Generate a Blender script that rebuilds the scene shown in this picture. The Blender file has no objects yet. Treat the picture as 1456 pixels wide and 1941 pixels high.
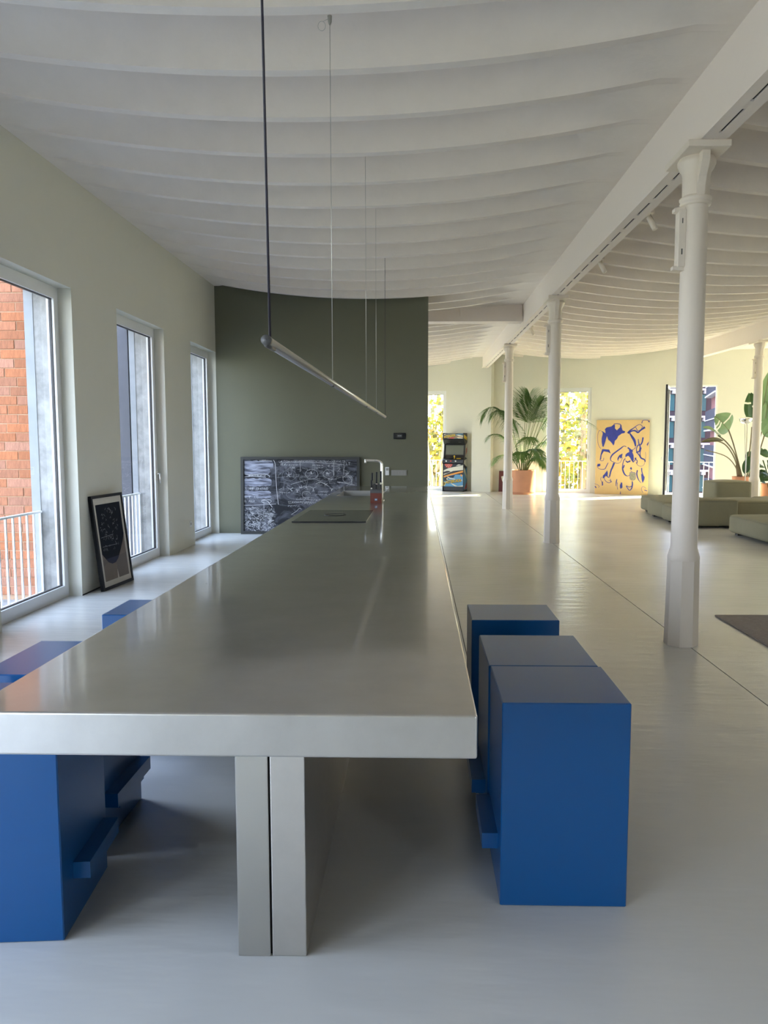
import bpy, bmesh, math, random
from mathutils import Vector, Matrix
PI = math.pi
S = bpy.context.scene
COL = S.collection
random.seed(7)

# ------------------------------------------------------------------ camera
cam_d = bpy.data.cameras.new('camera')
cam = bpy.data.objects.new('camera', cam_d); COL.objects.link(cam)
cam.location = (0, 0, 1.5)
cam.rotation_euler = (PI/2 - math.atan(132.5/1458), 0, math.atan(33/1458))
cam_d.sensor_fit = 'HORIZONTAL'; cam_d.sensor_width = 36.0
cam_d.lens = 36.0*1458/1456; cam_d.shift_x = -32/1456
cam_d.clip_start = 0.05; cam_d.clip_end = 400
S.camera = cam
# ------------------------------------------------------------------ view
S.view_settings.view_transform = 'Standard'
S.view_settings.look = 'None'
S.view_settings.gamma = 1.0
S.view_settings.use_curve_mapping = False
S.view_settings.exposure = 1.18
S.cycles.use_denoising = True
S.cycles.max_bounces = 10; S.cycles.diffuse_bounces = 6; S.cycles.glossy_bounces = 4
S.cycles.transparent_max_bounces = 16; S.cycles.transmission_bounces = 4
S.cycles.sample_clamp_indirect = 8.0
S.cycles.caustics_reflective = False; S.cycles.caustics_refractive = False
# ------------------------------------------------------------------ world: hazy bright sky
W = bpy.data.worlds.new('sky'); S.world = W; W.use_nodes = True
nt = W.node_tree; nt.nodes.clear()
wo = nt.nodes.new('ShaderNodeOutputWorld'); bg = nt.nodes.new('ShaderNodeBackground')
tc = nt.nodes.new('ShaderNodeTexCoord'); sx = nt.nodes.new('ShaderNodeSeparateXYZ')
rp = nt.nodes.new('ShaderNodeValToRGB')
rp.color_ramp.elements[0].position = 0.0; rp.color_ramp.elements[0].color = (0.82, 0.87, 1.0, 1)
rp.color_ramp.elements[1].position = 0.7; rp.color_ramp.elements[1].color = (0.50, 0.66, 1.0, 1)
nt.links.new(tc.outputs['Generated'], sx.inputs[0]); nt.links.new(sx.outputs['Z'], rp.inputs[0])
nt.links.new(rp.outputs[0], bg.inputs[0]); bg.inputs[1].default_value = 4.6
nt.links.new(bg.outputs[0], wo.inputs[0])
# ------------------------------------------------------------------ sun: low from the far right, through the street windows
sd = bpy.data.lights.new('sun', 'SUN'); sd.energy = 31.0; sd.color = (1.0, 0.925, 0.57); sd.angle = math.radians(0.6)
sun = bpy.data.objects.new('sun', sd); COL.objects.link(sun)
sun.rotation_euler = Vector((-0.80, -0.36, -0.62)).to_track_quat('-Z', 'Y').to_euler()
sun.location = (30, 40, 30)

# ------------------------------------------------------------------ helpers
def srgb(r, g, b):
    f = lambda c: (c/255/12.92) if c/255 <= .04045 else ((c/255+.055)/1.055)**2.4
    return (f(r), f(g), f(b), 1)

def mat(name, col, rough=.6, metal=0., spec=.5, noise=0., nscale=6., bump=0., bscale=30., coat=0., rvar=0., objrand=0., stretch=(1, 1, 1), trans=0.):
    m = bpy.data.materials.new(name); m.use_nodes = True
    n = m.node_tree.nodes; l = m.node_tree.links; p = n['Principled BSDF']
    c = col if len(col) == 4 else (*col, 1)
    p.inputs['Base Color'].default_value = c; p.inputs['Roughness'].default_value = rough
    p.inputs['Metallic'].default_value = metal; p.inputs['Specular IOR Level'].default_value = spec
    p.inputs['Coat Weight'].default_value = coat; p.inputs['Coat Roughness'].default_value = .18 if metal < .5 else .07
    if noise or bump or rvar:
        t = n.new('ShaderNodeTexCoord'); mp = n.new('ShaderNodeMapping'); mp.inputs['Scale'].default_value = stretch
        l.new(t.outputs['Object'], mp.inputs[0])
    if noise or rvar:
        nz = n.new('ShaderNodeTexNoise'); nz.inputs['Scale'].default_value = nscale; nz.inputs['Detail'].default_value = 6
        nz.inputs['Roughness'].default_value = .62
        l.new(mp.outputs[0], nz.inputs['Vector'])
    if noise:
        mr = n.new('ShaderNodeMapRange'); mr.inputs['From Min'].default_value = .3; mr.inputs['From Max'].default_value = .7
        mr.inputs['To Min'].default_value = 1-noise; mr.inputs['To Max'].default_value = 1+noise*.6
        l.new(nz.outputs['Fac'], mr.inputs['Value'])
        mx = n.new('ShaderNodeVectorMath'); mx.operation = 'SCALE'; mx.inputs[0].default_value = c[:3]
        l.new(mr.outputs[0], mx.inputs['Scale']); l.new(mx.outputs[0], p.inputs['Base Color'])
        last = mx.outputs[0]
    if objrand:
        oi = n.new('ShaderNodeObjectInfo'); hs = n.new('ShaderNodeHueSaturation')
        mr2 = n.new('ShaderNodeMapRange'); mr2.inputs['To Min'].default_value = 1-objrand; mr2.inputs['To Max'].default_value = 1+objrand
        mr3 = n.new('ShaderNodeMapRange'); mr3.inputs['To Min'].default_value = 1+objrand*.5; mr3.inputs['To Max'].default_value = 1-objrand*.9
        l.new(oi.outputs['Random'], mr2.inputs['Value']); l.new(mr2.outputs[0], hs.inputs['Value'])
        ma = n.new('ShaderNodeMath'); ma.operation = 'FRACT'; mb_ = n.new('ShaderNodeMath'); mb_.operation = 'MULTIPLY'; mb_.inputs[1].default_value = 7.31
        l.new(oi.outputs['Random'], mb_.inputs[0]); l.new(mb_.outputs[0], ma.inputs[0]); l.new(ma.outputs[0], mr3.inputs['Value'])
        l.new(mr3.outputs[0], hs.inputs['Saturation'])
        hs.inputs['Color'].default_value = c
        if noise: l.new(last, hs.inputs['Color'])
        l.new(hs.outputs[0], p.inputs['Base Color'])
    if rvar:
        m2 = n.new('ShaderNodeMapRange'); m2.inputs['To Min'].default_value = rough-rvar; m2.inputs['To Max'].default_value = rough+rvar
        l.new(nz.outputs['Fac'], m2.inputs['Value']); l.new(m2.outputs[0], p.inputs['Roughness'])
    if bump:
        bz = n.new('ShaderNodeTexNoise'); bz.inputs['Scale'].default_value = bscale; bz.inputs['Detail'].default_value = 4
        l.new(mp.outputs[0], bz.inputs['Vector'])
        b = n.new('ShaderNodeBump'); b.inputs['Strength'].default_value = bump; b.inputs['Distance'].default_value = .02
        l.new(bz.outputs['Fac'], b.inputs['Height']); l.new(b.outputs[0], p.inputs['Normal'])
    if trans:
        tr = n.new('ShaderNodeBsdfTranslucent'); mxs = n.new('ShaderNodeMixShader'); mxs.inputs[0].default_value = trans
        o = n['Material Output']
        l.new(p.outputs[0], mxs.inputs[1]); l.new(tr.outputs[0], mxs.inputs[2]); l.new(mxs.outputs[0], o.inputs[0])
        sock = p.inputs['Base Color']
        if sock.is_linked: l.new(sock.links[0].from_socket, tr.inputs[0])
        else: tr.inputs[0].default_value = c
    return m

def glass_mat(name, tint=(.95, .97, .96, 1), rough=0.0):
    m = bpy.data.materials.new(name); m.use_nodes = True
    n = m.node_tree.nodes; l = m.node_tree.links; n.clear()
    o = n.new('ShaderNodeOutputMaterial'); mx = n.new('ShaderNodeMixShader'); t = n.new('ShaderNodeBsdfTransparent')
    g = n.new('ShaderNodeBsdfGlossy'); f = n.new('ShaderNodeFresnel'); f.inputs['IOR'].default_value = 1.35
    g.inputs['Roughness'].default_value = rough; t.inputs[0].default_value = tint
    ge = n.new('ShaderNodeNewGeometry'); iv = n.new('ShaderNodeMath'); iv.operation = 'SUBTRACT'; iv.inputs[0].default_value = 1
    mu = n.new('ShaderNodeMath'); mu.operation = 'MULTIPLY'
    l.new(ge.outputs['Backfacing'], iv.inputs[1]); l.new(iv.outputs[0], mu.inputs[0]); l.new(f.outputs[0], mu.inputs[1])
    l.new(mu.outputs[0], mx.inputs[0]); l.new(t.outputs[0], mx.inputs[1]); l.new(g.outputs[0], mx.inputs[2]); l.new(mx.outputs[0], o.inputs[0])
    return m

M = {}
M['wall'] = mat('wall_paint', (.70, .685, .595), .75, bump=.06, bscale=14, noise=.02, nscale=2)
M['ceil'] = mat('ceiling_paint', (.84, .77, .70), .8, bump=.10, bscale=22, noise=.03, nscale=5)
M['iron'] = mat('white_painted_iron', (.78, .70, .605), .5, bump=.25, bscale=9, stretch=(1, 1, .25), noise=.03)
M['beam'] = mat('beam_paint', (.82, .74, .68), .7, bump=.1, bscale=12)
M['olive'] = mat('olive_wall_paint', (.135, .135, .088), .6, noise=.03, nscale=1.5)
M['black'] = mat('black_void', (.012, .011, .012), .6)
M['steel'] = mat('satin_steel', (.585, .57, .545), .29, 1., noise=.10, nscale=5, rvar=.035, bump=.004, bscale=9, coat=1.)
M['steelb'] = mat('brushed_steel', (.68, .65, .61), .34, 1., noise=.05, nscale=9)
M['sink'] = mat('sink_steel', (.40, .40, .385), .35, .3)
M['legsteel'] = mat('polished_steel', (.62, .60, .56), .13, 1., bump=.01, bscale=3)
M['chrome'] = mat('chrome', (.86, .86, .85), .12, 1.)
M['blue'] = mat('blue_lacquer', (.000, .070, .235), .32, spec=.36, coat=.32)
M['white'] = mat('white_frame', (.80, .80, .79), .4)
M['gasket'] = mat('dark_gasket', (.03, .028, .03), .5)
M['rail'] = mat('white_railing', (.82, .82, .82), .45)
M['glass'] = glass_mat('window_glass')
M['concrete'] = mat('concrete', (.31, .305, .295), .85, noise=.34, nscale=7, bump=.3, bscale=25)
M['concreteb'] = mat('smooth_concrete', (.30, .31, .325), .85, noise=.12, nscale=4)
M['brick'] = mat('brick', (.37, .145, .073), .85, noise=.25, nscale=14, bump=.4, bscale=40, objrand=.14)
M['mortar'] = mat('mortar', (.42, .26, .16), .9, noise=.2, nscale=20)
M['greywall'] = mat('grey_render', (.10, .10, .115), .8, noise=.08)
M['blackframe'] = mat('black_frame', (.010, .010, .011), .5, spec=.12)
M['greyframe'] = mat('grey_frame', (.055, .056, .053), .5, spec=.25)
M['chalk'] = mat('chalk', (.62, .63, .66), .9)
M['chalkdim'] = mat('faint_chalk', (.28, .29, .31), .9)
M['mount'] = mat('cream_mount', (.62, .58, .50), .8)
M['navy'] = mat('navy_print', (.008, .011, .018), .7, noise=.4, nscale=9, spec=.1)
M['navy2'] = mat('slate_print', (.04, .045, .075), .7, spec=.1)
M['taupe'] = mat('taupe_print', (.22, .18, .15), .7, noise=.1, spec=.1)
M['taupe2'] = mat('dark_taupe_print', (.15, .12, .10), .7)
M['hob'] = mat('hob_glass', (.05, .05, .045), .12, spec=.6)
M['knifeblock'] = mat('red_wood', (.15, .022, .010), .3, noise=.15, nscale=12, coat=.4)
M['darkgrey'] = mat('dark_grey_plastic', (.09, .09, .09), .4)
M['plastic'] = mat('black_plastic', (.010, .010, .011), .35, spec=.25)
M['whiteplastic'] = mat('white_plastic', (.75, .75, .74), .35)
M['greyplastic'] = mat('grey_plastic', (.30, .29, .265), .45)
M['alu'] = mat('aluminium_tube', (.62, .61, .57), .28, 1.)
M['cable'] = mat('dark_cable', (.02, .016, .03), .6)
M['wire'] = mat('steel_wire', (.55, .54, .50), .35, .8)
M['led'] = mat('opal_diffuser', (.42, .42, .46), .5)
M['sofa'] = mat('olive_fabric', (.27, .25, .17), .9, bump=.12, bscale=160, noise=.06, nscale=3, spec=.2)
M['foot'] = mat('sofa_foot', (.02, .018, .015), .5)
M['rug'] = mat('taupe_rug', (.38, .33, .295), .95, noise=.15, nscale=40, bump=.5, bscale=220, spec=.1)
M['terra'] = mat('terracotta', (.58, .27, .155), .75, noise=.06, nscale=5)
M['soil'] = mat('soil', (.06, .045, .035), .95, bump=.6, bscale=40)
M['palm'] = mat('palm_leaf', (.085, .16, .04), .45, noise=.25, nscale=4, trans=.4)
M['palmstem'] = mat('palm_stem', (.12, .15, .05), .5)
M['strel'] = mat('strelitzia_leaf', (.20, .31, .15), .4, noise=.12, nscale=5, trans=.25)
M['streld'] = mat('dark_leaf', (.035, .085, .022), .4, noise=.15, nscale=5, trans=.2)
M['stalk'] = mat('stalk', (.20, .16, .09), .6)
M['bark'] = mat('plane_tree_bark', (.30, .21, .12), .85, noise=.3, nscale=3)
M['leafy'] = mat('yellow_leaf', (.44, .37, .05), .6, trans=.5)
M['leafo'] = mat('orange_leaf', (.42, .28, .06), .6, trans=.5)
M['leafg'] = mat('green_leaf', (.26, .29, .06), .6, trans=.5)
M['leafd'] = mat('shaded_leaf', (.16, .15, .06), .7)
M['canvas'] = mat('ochre_canvas', (.70, .49, .23), .8, noise=.05, nscale=3)
M['paintblue'] = mat('blue_paint', (.03, .045, .33), .6, noise=.25, nscale=9)
M['paintgrey'] = mat('grey_paint', (.28, .27, .20), .7, noise=.3, nscale=20)
M['street'] = mat('street', (.22, .22, .21), .9)
M['plum'] = mat('plum_cladding', (.03, .02, .028), .8)
M['teal'] = mat('teal_window', (.035, .085, .095), .3, spec=.2)
M['pink'] = mat('pink_render', (.15, .062, .06), .85)
M['slat'] = mat('grey_slat', (.05, .05, .065), .7)
M['bwhite'] = mat('white_band', (.36, .36, .38), .6)
for k, c in dict(a_yellow=(.75, .50, .03), a_red=(.5, .05, .03), a_blue=(.09, .28, .48), a_cream=(.62, .60, .50), a_orange=(.70, .28, .03), a_grey=(.16, .17, .14), a_black=(.01, .01, .011)).items():
    M[k] = mat(k[2:]+'_print', c, .4)

# polished micro-cement floor
def floor_mat():
    m = mat('polished_microcement', (.58, .565, .53), .3)
    n = m.node_tree.nodes; l = m.node_tree.links; p = n['Principled BSDF']
    t = n.new('ShaderNodeTexCoord')
    mo = n.new('ShaderNodeMapping'); mo.inputs['Location'].default_value = (0, 0, .37); l.new(t.outputs['Object'], mo.inputs[0])
    nz = n.new('ShaderNodeTexNoise'); nz.inputs['Scale'].default_value = .8; nz.inputs['Detail'].default_value = 3; nz.inputs['Roughness'].default_value = .45; nz.inputs['Distortion'].default_value = .3
    l.new(mo.outputs[0], nz.inputs['Vector'])
    r = n.new('ShaderNodeValToRGB'); r.color_ramp.elements[0].position = .25; r.color_ramp.elements[0].color = (.58, .565, .525, 1)
    r.color_ramp.elements[1].position = .72; r.color_ramp.elements[1].color = (.69, .675, .64, 1)
    l.new(nz.outputs['Fac'], r.inputs[0]); l.new(r.outputs[0], p.inputs['Base Color'])
    mr = n.new('ShaderNodeMapRange'); mr.inputs['To Min'].default_value = .235; mr.inputs['To Max'].default_value = .262
    l.new(nz.outputs['Fac'], mr.inputs['Value']); l.new(mr.outputs[0], p.inputs['Roughness'])
    mp = n.new('ShaderNodeMapping'); mp.inputs['Scale'].default_value = (1.6, 5.5, 1); mp.inputs['Location'].default_value = (0, 0, .41); l.new(t.outputs['Object'], mp.inputs[0])
    b1 = n.new('ShaderNodeTexNoise'); b1.inputs['Scale'].default_value = 1.7; b1.inputs['Detail'].default_value = 3; l.new(mp.outputs[0], b1.inputs['Vector'])
    b = n.new('ShaderNodeBump'); b.inputs['Strength'].default_value = .25; b.inputs['Distance'].default_value = .02
    l.new(b1.outputs['Fac'], b.inputs['Height']); l.new(b.outputs[0], p.inputs['Normal'])
    return m
M['floor'] = floor_mat()

def board_mat():
    m = mat('chalk_dusted_slate', (.03, .033, .04), .85)
    n = m.node_tree.nodes; l = m.node_tree.links; p = n['Principled BSDF']
    t = n.new('ShaderNodeTexCoord'); mp = n.new('ShaderNodeMapping'); mp.inputs['Scale'].default_value = (1.6, 1, 2.0)
    l.new(t.outputs['Object'], mp.inputs[0])
    nz = n.new('ShaderNodeTexNoise'); nz.inputs['Scale'].default_value = 2.4; nz.inputs['Detail'].default_value = 7; nz.inputs['Roughness'].default_value = .65; nz.inputs['Distortion'].default_value = 1.3
    l.new(mp.outputs[0], nz.inputs['Vector'])
    r = n.new('ShaderNodeValToRGB'); r.color_ramp.elements[0].position = .42; r.color_ramp.elements[0].color = (.016, .018, .024, 1)
    r.color_ramp.elements[1].position = .74; r.color_ramp.elements[1].color = (.24, .25, .30, 1)
    l.new(nz.outputs['Fac'], r.inputs[0]); l.new(r.outputs[0], p.inputs['Base Color'])
    return m
M['board'] = board_mat()
def smear_mat():
    m = mat('chalk_smear', (.4, .42, .5), .9)
    n = m.node_tree.nodes; l = m.node_tree.links; p = n['Principled BSDF']
    t = n.new('ShaderNodeTexCoord'); mp = n.new('ShaderNodeMapping'); mp.inputs['Scale'].default_value = (1.2, 1, 9)
    l.new(t.outputs['Object'], mp.inputs[0])
    nz = n.new('ShaderNodeTexNoise'); nz.inputs['Scale'].default_value = 3; nz.inputs['Detail'].default_value = 6
    l.new(mp.outputs[0], nz.inputs['Vector'])
    r = n.new('ShaderNodeValToRGB'); r.color_ramp.elements[0].position = .35; r.color_ramp.elements[0].color = (.06, .065, .09, 1)
    r.color_ramp.elements[1].position = .62; r.color_ramp.elements[1].color = (.40, .42, .52, 1)
    l.new(nz.outputs['Fac'], r.inputs[0]); l.new(r.outputs[0], p.inputs['Base Color'])
    return m
M['smear'] = smear_mat()

class MB:
    """collects simple shapes, then links them as one mesh object"""
    def __init__(s): s.v = []; s.f = []; s.sm = []; s.mi = []; s.mats = []
    def _mi(s, m):
        if m not in s.mats: s.mats.append(m)
        return s.mats.index(m)
    def add(s, v, f, m=None, smooth=False):
        o = len(s.v); s.v += [tuple(x) for x in v]; i = s._mi(m)
        for q in f: s.f.append([k+o for k in q]); s.sm.append(smooth); s.mi.append(i)
        return s
    def box(s, a, b, m=None, R=None):
        (x0, y0, z0), (x1, y1, z1) = a, b
        v = [Vector(p) for p in ((x0,y0,z0),(x1,y0,z0),(x1,y1,z0),(x0,y1,z0),(x0,y0,z1),(x1,y0,z1),(x1,y1,z1),(x0,y1,z1))]
        if R: v = [R @ p for p in v]
        return s.add(v, [(3,2,1,0),(4,5,6,7),(0,1,5,4),(1,2,6,5),(2,3,7,6),(3,0,4,7)], m)
    def rbox(s, a, b, r=.004, m=None, seg=2, R=None):
        bm = bmesh.new(); bmesh.ops.create_cube(bm, size=1)
        c = [(a[i]+b[i])/2 for i in range(3)]; d = [b[i]-a[i] for i in range(3)]
        for v in bm.verts: v.co = Vector((c[0]+v.co.x*d[0], c[1]+v.co.y*d[1], c[2]+v.co.z*d[2]))
        bmesh.ops.bevel(bm, geom=bm.edges[:], offset=r, segments=seg, affect='EDGES', profile=.5)
        bm.verts.index_update()
        s.add([(R @ v.co if R else v.co) for v in bm.verts], [[v.index for v in f.verts] for f in bm.faces], m, False); bm.free(); return s
    def prism(s, poly, axis, t0, t1, m=None, smooth=False):
        """poly: 2-d points, axis 'x','y','z' extruded from t0 to t1"""
        n = len(poly)
        def P(p, t): return {'x': (t, p[0], p[1]), 'y': (p[0], t, p[1]), 'z': (p[0], p[1], t)}[axis]
        v = [P(p, t0) for p in poly]+[P(p, t1) for p in poly]
        f = [list(range(n))[::-1], list(range(n, 2*n))]
        s.add(v, f, m)
        o = len(s.v)-2*n; i = s._mi(m)
        for k in range(n): s.f.append([o+k, o+(k+1) % n, o+n+(k+1) % n, o+n+k]); s.sm.append(smooth); s.mi.append(i)
        return s
    def lathe(s, prof, seg=24, c=(0, 0), m=None, smooth=True, phase=0.):
        v = []; f = []
        for r, z in prof:
            for k in range(seg):
                a = 2*PI*(k+phase)/seg; v.append((c[0]+r*math.cos(a), c[1]+r*math.sin(a), z))
        for i in range(len(prof)-1):
            for k in range(seg): f.append((i*seg+k, i*seg+(k+1) % seg, (i+1)*seg+(k+1) % seg, (i+1)*seg+k))
        s.add(v, f, m, smooth)
        s.add(v[:seg], [list(range(seg))[::-1]], m); s.add(v[-seg:], [list(range(seg))], m); return s
    def tube(s, pts, r, seg=8, m=None, caps=True):
        pts = [Vector(p) for p in pts]; n = len(pts); v = []; f = []
        rr = r if isinstance(r, (list, tuple)) else [r]*n
        up = None
        for i, p in enumerate(pts):
            t = (pts[min(i+1, n-1)]-pts[max(i-1, 0)]).normalized()
            if up is None: up = Vector((0, 0, 1)) if abs(t.z) < .9 else Vector((1, 0, 0))
            u = t.cross(up).normalized(); w = u.cross(t).normalized(); up = w
            for k in range(seg): a = 2*PI*k/seg; v.append(p+(u*math.cos(a)+w*math.sin(a))*rr[i])
        for i in range(n-1):
            for k in range(seg): f.append((i*seg+k, (i+1)*seg+k, (i+1)*seg+(k+1) % seg, i*seg+(k+1) % seg))
        if caps: f += [list(range(seg)), list(range((n-1)*seg, n*seg))[::-1]]
        return s.add(v, f, m, True)
    def ribbon(s, pts, w, to3, m=None):
        """flat stroke of varying width in a plane, to3 maps 2-d to 3-d"""
        n = len(pts); ws = w if isinstance(w, (list, tuple)) else [w]*n
        L = []; Rr = []
        for i in range(n):
            a = pts[max(i-1, 0)]; b = pts[min(i+1, n-1)]
            dx, dy = b[0]-a[0], b[1]-a[1]; q = math.hypot(dx, dy) or 1
            nx, ny = -dy/q*ws[i]/2, dx/q*ws[i]/2
            L.append(to3(pts[i][0]+nx, pts[i][1]+ny)); Rr.append(to3(pts[i][0]-nx, pts[i][1]-ny))
        return s.add(L+Rr, [(i, i+1, n+i+1, n+i) for i in range(n-1)], m)
    def mesh(s, name, mt=None):
        me = bpy.data.meshes.new(name); me.from_pydata(s.v, [], s.f); me.update()
        for m in s.mats: me.materials.append(m if m is not None else mt)
        me.polygons.foreach_set('material_index', s.mi); me.polygons.foreach_set('use_smooth', s.sm)
        return me
    def build(s, name, mt=None, parent=None, loc=None, rot=None):
        return link(name, s.mesh(name, mt), parent, loc, rot)

def link(name, data, parent=None, loc=None, rot=None):
    o = bpy.data.objects.new(name, data); COL.objects.link(o)
    if parent is not None: o.parent = parent
    if loc is not None: o.location = loc
    if rot is not None: o.rotation_euler = rot
    return o
def tag(o, label=None, cat=None, group=None, kind=None):
    if label: o['label'] = label
    if cat: o['category'] = cat
    if group: o['group'] = group
    if kind: o['kind'] = kind
    return o
def thing(name, label, cat, loc=(0, 0, 0), rz=0., group=None):
    return tag(link(name, None, None, loc, (0, 0, rz)), label, cat, group)
def struct(o, label=None): o['kind'] = 'structure'; (label and o.__setitem__('label', label)); return o
def copytree(o, parent=None):
    c = o.copy(); COL.objects.link(c)
    if parent is not None: c.parent = parent
    for ch in list(o.children): copytree(ch, c)
    return c
def smooth_path(pts, k=6):
    """Catmull-Rom through 2-d or 3-d points"""
    P = [Vector(p) for p in pts]; out = []
    for i in range(len(P)-1):
        a = P[max(i-1, 0)]; b = P[i]; c = P[i+1]; d = P[min(i+2, len(P)-1)]
        for j in range(k):
            t = j/k; out.append(.5*((2*b)+(c-a)*t+(2*a-5*b+4*c-d)*t*t+(3*b-a-3*c+d)*t**3))
    out.append(P[-1]); return out

# ================================================================== LARGE STRUCTURE
LX = -3.29                              # inner face of the left wall
FA = -math.atan(.32); FU = Vector((math.cos(FA), math.sin(FA), 0)); FN = Vector((-math.sin(FA), math.cos(FA), 0))
FO = Vector((0, 24.3, 0))               # far wall: y = 24.3 - .32 x
def far(u, v=0., z=0.): return FO+FU*u+FN*v+Vector((0, 0, z))
def farY(x): return 24.3-.32*x
cf = math.cos(FA)

# floor: dark bed with three poured fields, thin open joints between them
fl = struct(MB().prism([(LX-.2, -5.2), (13.2, -5.2), (13.2, farY(13.2)+.2), (LX-.2, farY(LX)+.2)], 'z', -.25, -.012).build('floor', M['black']))
for x0, x1, ya, yb in ((LX-.15, 1.996, -5.15, 3.4), (LX-.15, .343, 3.4, 0), (.349, 1.996, 3.4, 0), (2.004, 13.15, -5.15, 0)):
    MB().prism([(x0, ya), (x1, ya), (x1, yb or farY(x1)+.15), (x0, yb or farY(x0)+.15)], 'z', -.012, 0).build('floor_slab', M['floor'], fl)

def wall(name, length, h, t, opens, loc, ang, m, pieces=None):
    """local x along the wall, +y outward, inner face at y = 0; opens = (u0, u1, z0, z1)"""
    b = MB(); u = 0.
    for (a, c, z0, z1) in sorted(opens):
        if a > u: b.box((u, 0, 0), (a, t, h))
        if z0 > 0: b.box((a, 0, 0), (c, t, z0))
        b.box((a, 0, z1), (c, t, h)); u = c
    if u < length: b.box((u, 0, 0), (length, t, h))
    return struct(b.build(name, m, None, loc, (0, 0, ang)))
WH = 2.95
lw_open = [(-3.6, -2.1), (-1.85, .05), (.45, 2.40), (3.30, 4.78), (5.90, 7.365), (8.46, 10.02), (11.19, 12.575), (13.8, 15.3), (16.4, 17.9), (19.0, 20.5), (21.6, 23.1)]  # unseen end openings added, those near the camera widened, for more daylight indoors
wall('wall_left', farY(LX)+5.2, 4.3, .20, [(a+5.2, b+5.2, 0, WH) for a, b in lw_open], (LX, -5.2, 0), PI/2, M['wall'])
FH = 3.08
fw_open = [(-.55, .86), (3.70, 5.04), (6.98, 8.27), (10.2, 11.5)]       # in x
wall('wall_far', (13.2-LX+.2)/cf, 4.4, .22, [((a-LX+.2)/cf, (b-LX+.2)/cf, 0, FH) for a, b in fw_open], far((LX-.2)/cf), FA, M['wall'])
rw_open = [(.7, 2.3), (3.6, 5.2)]  # unseen openings added so sun bounce warms the far hall
wall('wall_right', farY(13.1)+5.2, 4.3, .2, [(a, b, 0, 3.0) for a, b in rw_open], (13.1, farY(13.1), 0), -PI/2, M['wall'])
bw_open = [(7.0, 8.6)]  # unseen opening, sized and placed to steer light from behind the camera
wall('wall_back', 13.3-LX, 4.3, .2, [(a, b, 0, 3.1) for a, b in bw_open], (13.2, -4.0, 0), PI, M['wall'])
struct(MB().box((LX, 12.58, 0), (.155, 12.78, 4.1)).build('wall_middle', M['olive']), 'olive green partition wall across the left aisle')
# pilaster below the far end of the long beam
struct(MB().box((1.72/cf, -.36, 0), (2.28/cf, .0, 4.2)).build('trim_1', M['wall'], None, FO, (0, 0, FA)), 'plastered pier under the far end of the beam')

# ceiling: roof deck plus scalloped tiles, each carrying one sagging rib
SL = (.003, .0095)
roof = struct(MB().prism([(LX-.2, -5.2), (13.3, -5.2), (13.3, farY(13.3)+.22), (LX-.2, farY(LX)+.22)], 'z', 4.24, 4.45).build('ceiling', M['ceil']))
struct(MB().prism([(7.62, -5), (13.1, -5), (13.1, farY(13.1)), (7.62, farY(7.62))], 'z', 4.02, 4.2).build('ceiling_bay', M['ceil'], roof))
def rib_mesh(x0, x1, xc, hw, depth):
    bm = bmesh.new(); P = .683; prof = []
    CW_ = .19                                                  # width of the cove each side of the flat soffit
    prof.append((-P/2, 1.0))
    for k in range(9, -1, -1): prof.append((-(.04+CW_*(k/9)**1.7), k/9))
    prof += [(-q[0], q[1]) for q in prof[::-1]]
    def p(t): t = t**1.7; return .9*(1-(1-(1-t)**2.0)**(1/2.0))+.1*(1-t)
    nx = 30; rows = []
    xs = sorted(set([x0, x1]+[xc-hw+2*hw*i/nx for i in range(nx+1)]))
    for x in xs:
        D = depth*max(0, 1-((x-xc)/hw)**2)
        rows.append([bm.verts.new((x, s, -D*(1.9*p(t)-.9))) for s, t in prof])
    for a, b in zip(rows, rows[1:]):
        for k in range(len(prof)-1):
            f = bm.faces.new((a[k], a[k+1], b[k+1], b[k])); f.smooth = True
    bm.edges.ensure_lookup_table()
    h = len(prof)//2
    for r1, r2 in zip(rows, rows[1:]):
        for k in (h-1, h):
            e = bm.edges.get((r1[k], r2[k])); e.smooth = False
    bmesh.ops.recalc_face_normals(bm, faces=bm.faces[:])
    if sum(f.normal.z for f in bm.faces) > 0: bmesh.ops.reverse_faces(bm, faces=bm.faces[:])
    me = bpy.data.meshes.new('ceiling_rib'); bm.to_mesh(me); bm.free(); me.materials.append(M['ceil']); return me
for bay, (x0, x1, xc, hw) in enumerate(((LX, 1.92, -.78, 2.43), (2.05, 7.5, 4.78, 2.52))):
    me0 = rib_mesh(x0, x1, xc, hw, .237)
    for k in range(-13, 31):
        Y = 4.22+.683*k; z = 3.98+SL[bay]*(Y-5.4)
        if Y-.35 > farY(x0): break
        me = me0
        if Y+.36 > farY(x1):
            bm = bmesh.new(); bm.from_mesh(me0)
            c = Vector((0, farY(0)-Y, 0))
            bmesh.ops.bisect_plane(bm, geom=bm.verts[:]+bm.edges[:]+bm.faces[:], plane_co=c, plane_no=FN, clear_outer=True)
            me = bpy.data.meshes.new('ceiling_rib'); bm.to_mesh(me); bm.free(); me.materials.append(M['ceil'])
            if not len(me.polygons): continue
        link('ceiling_rib', me, roof, (0, Y, z), (math.atan(SL[bay]), 0, 0))

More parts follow.
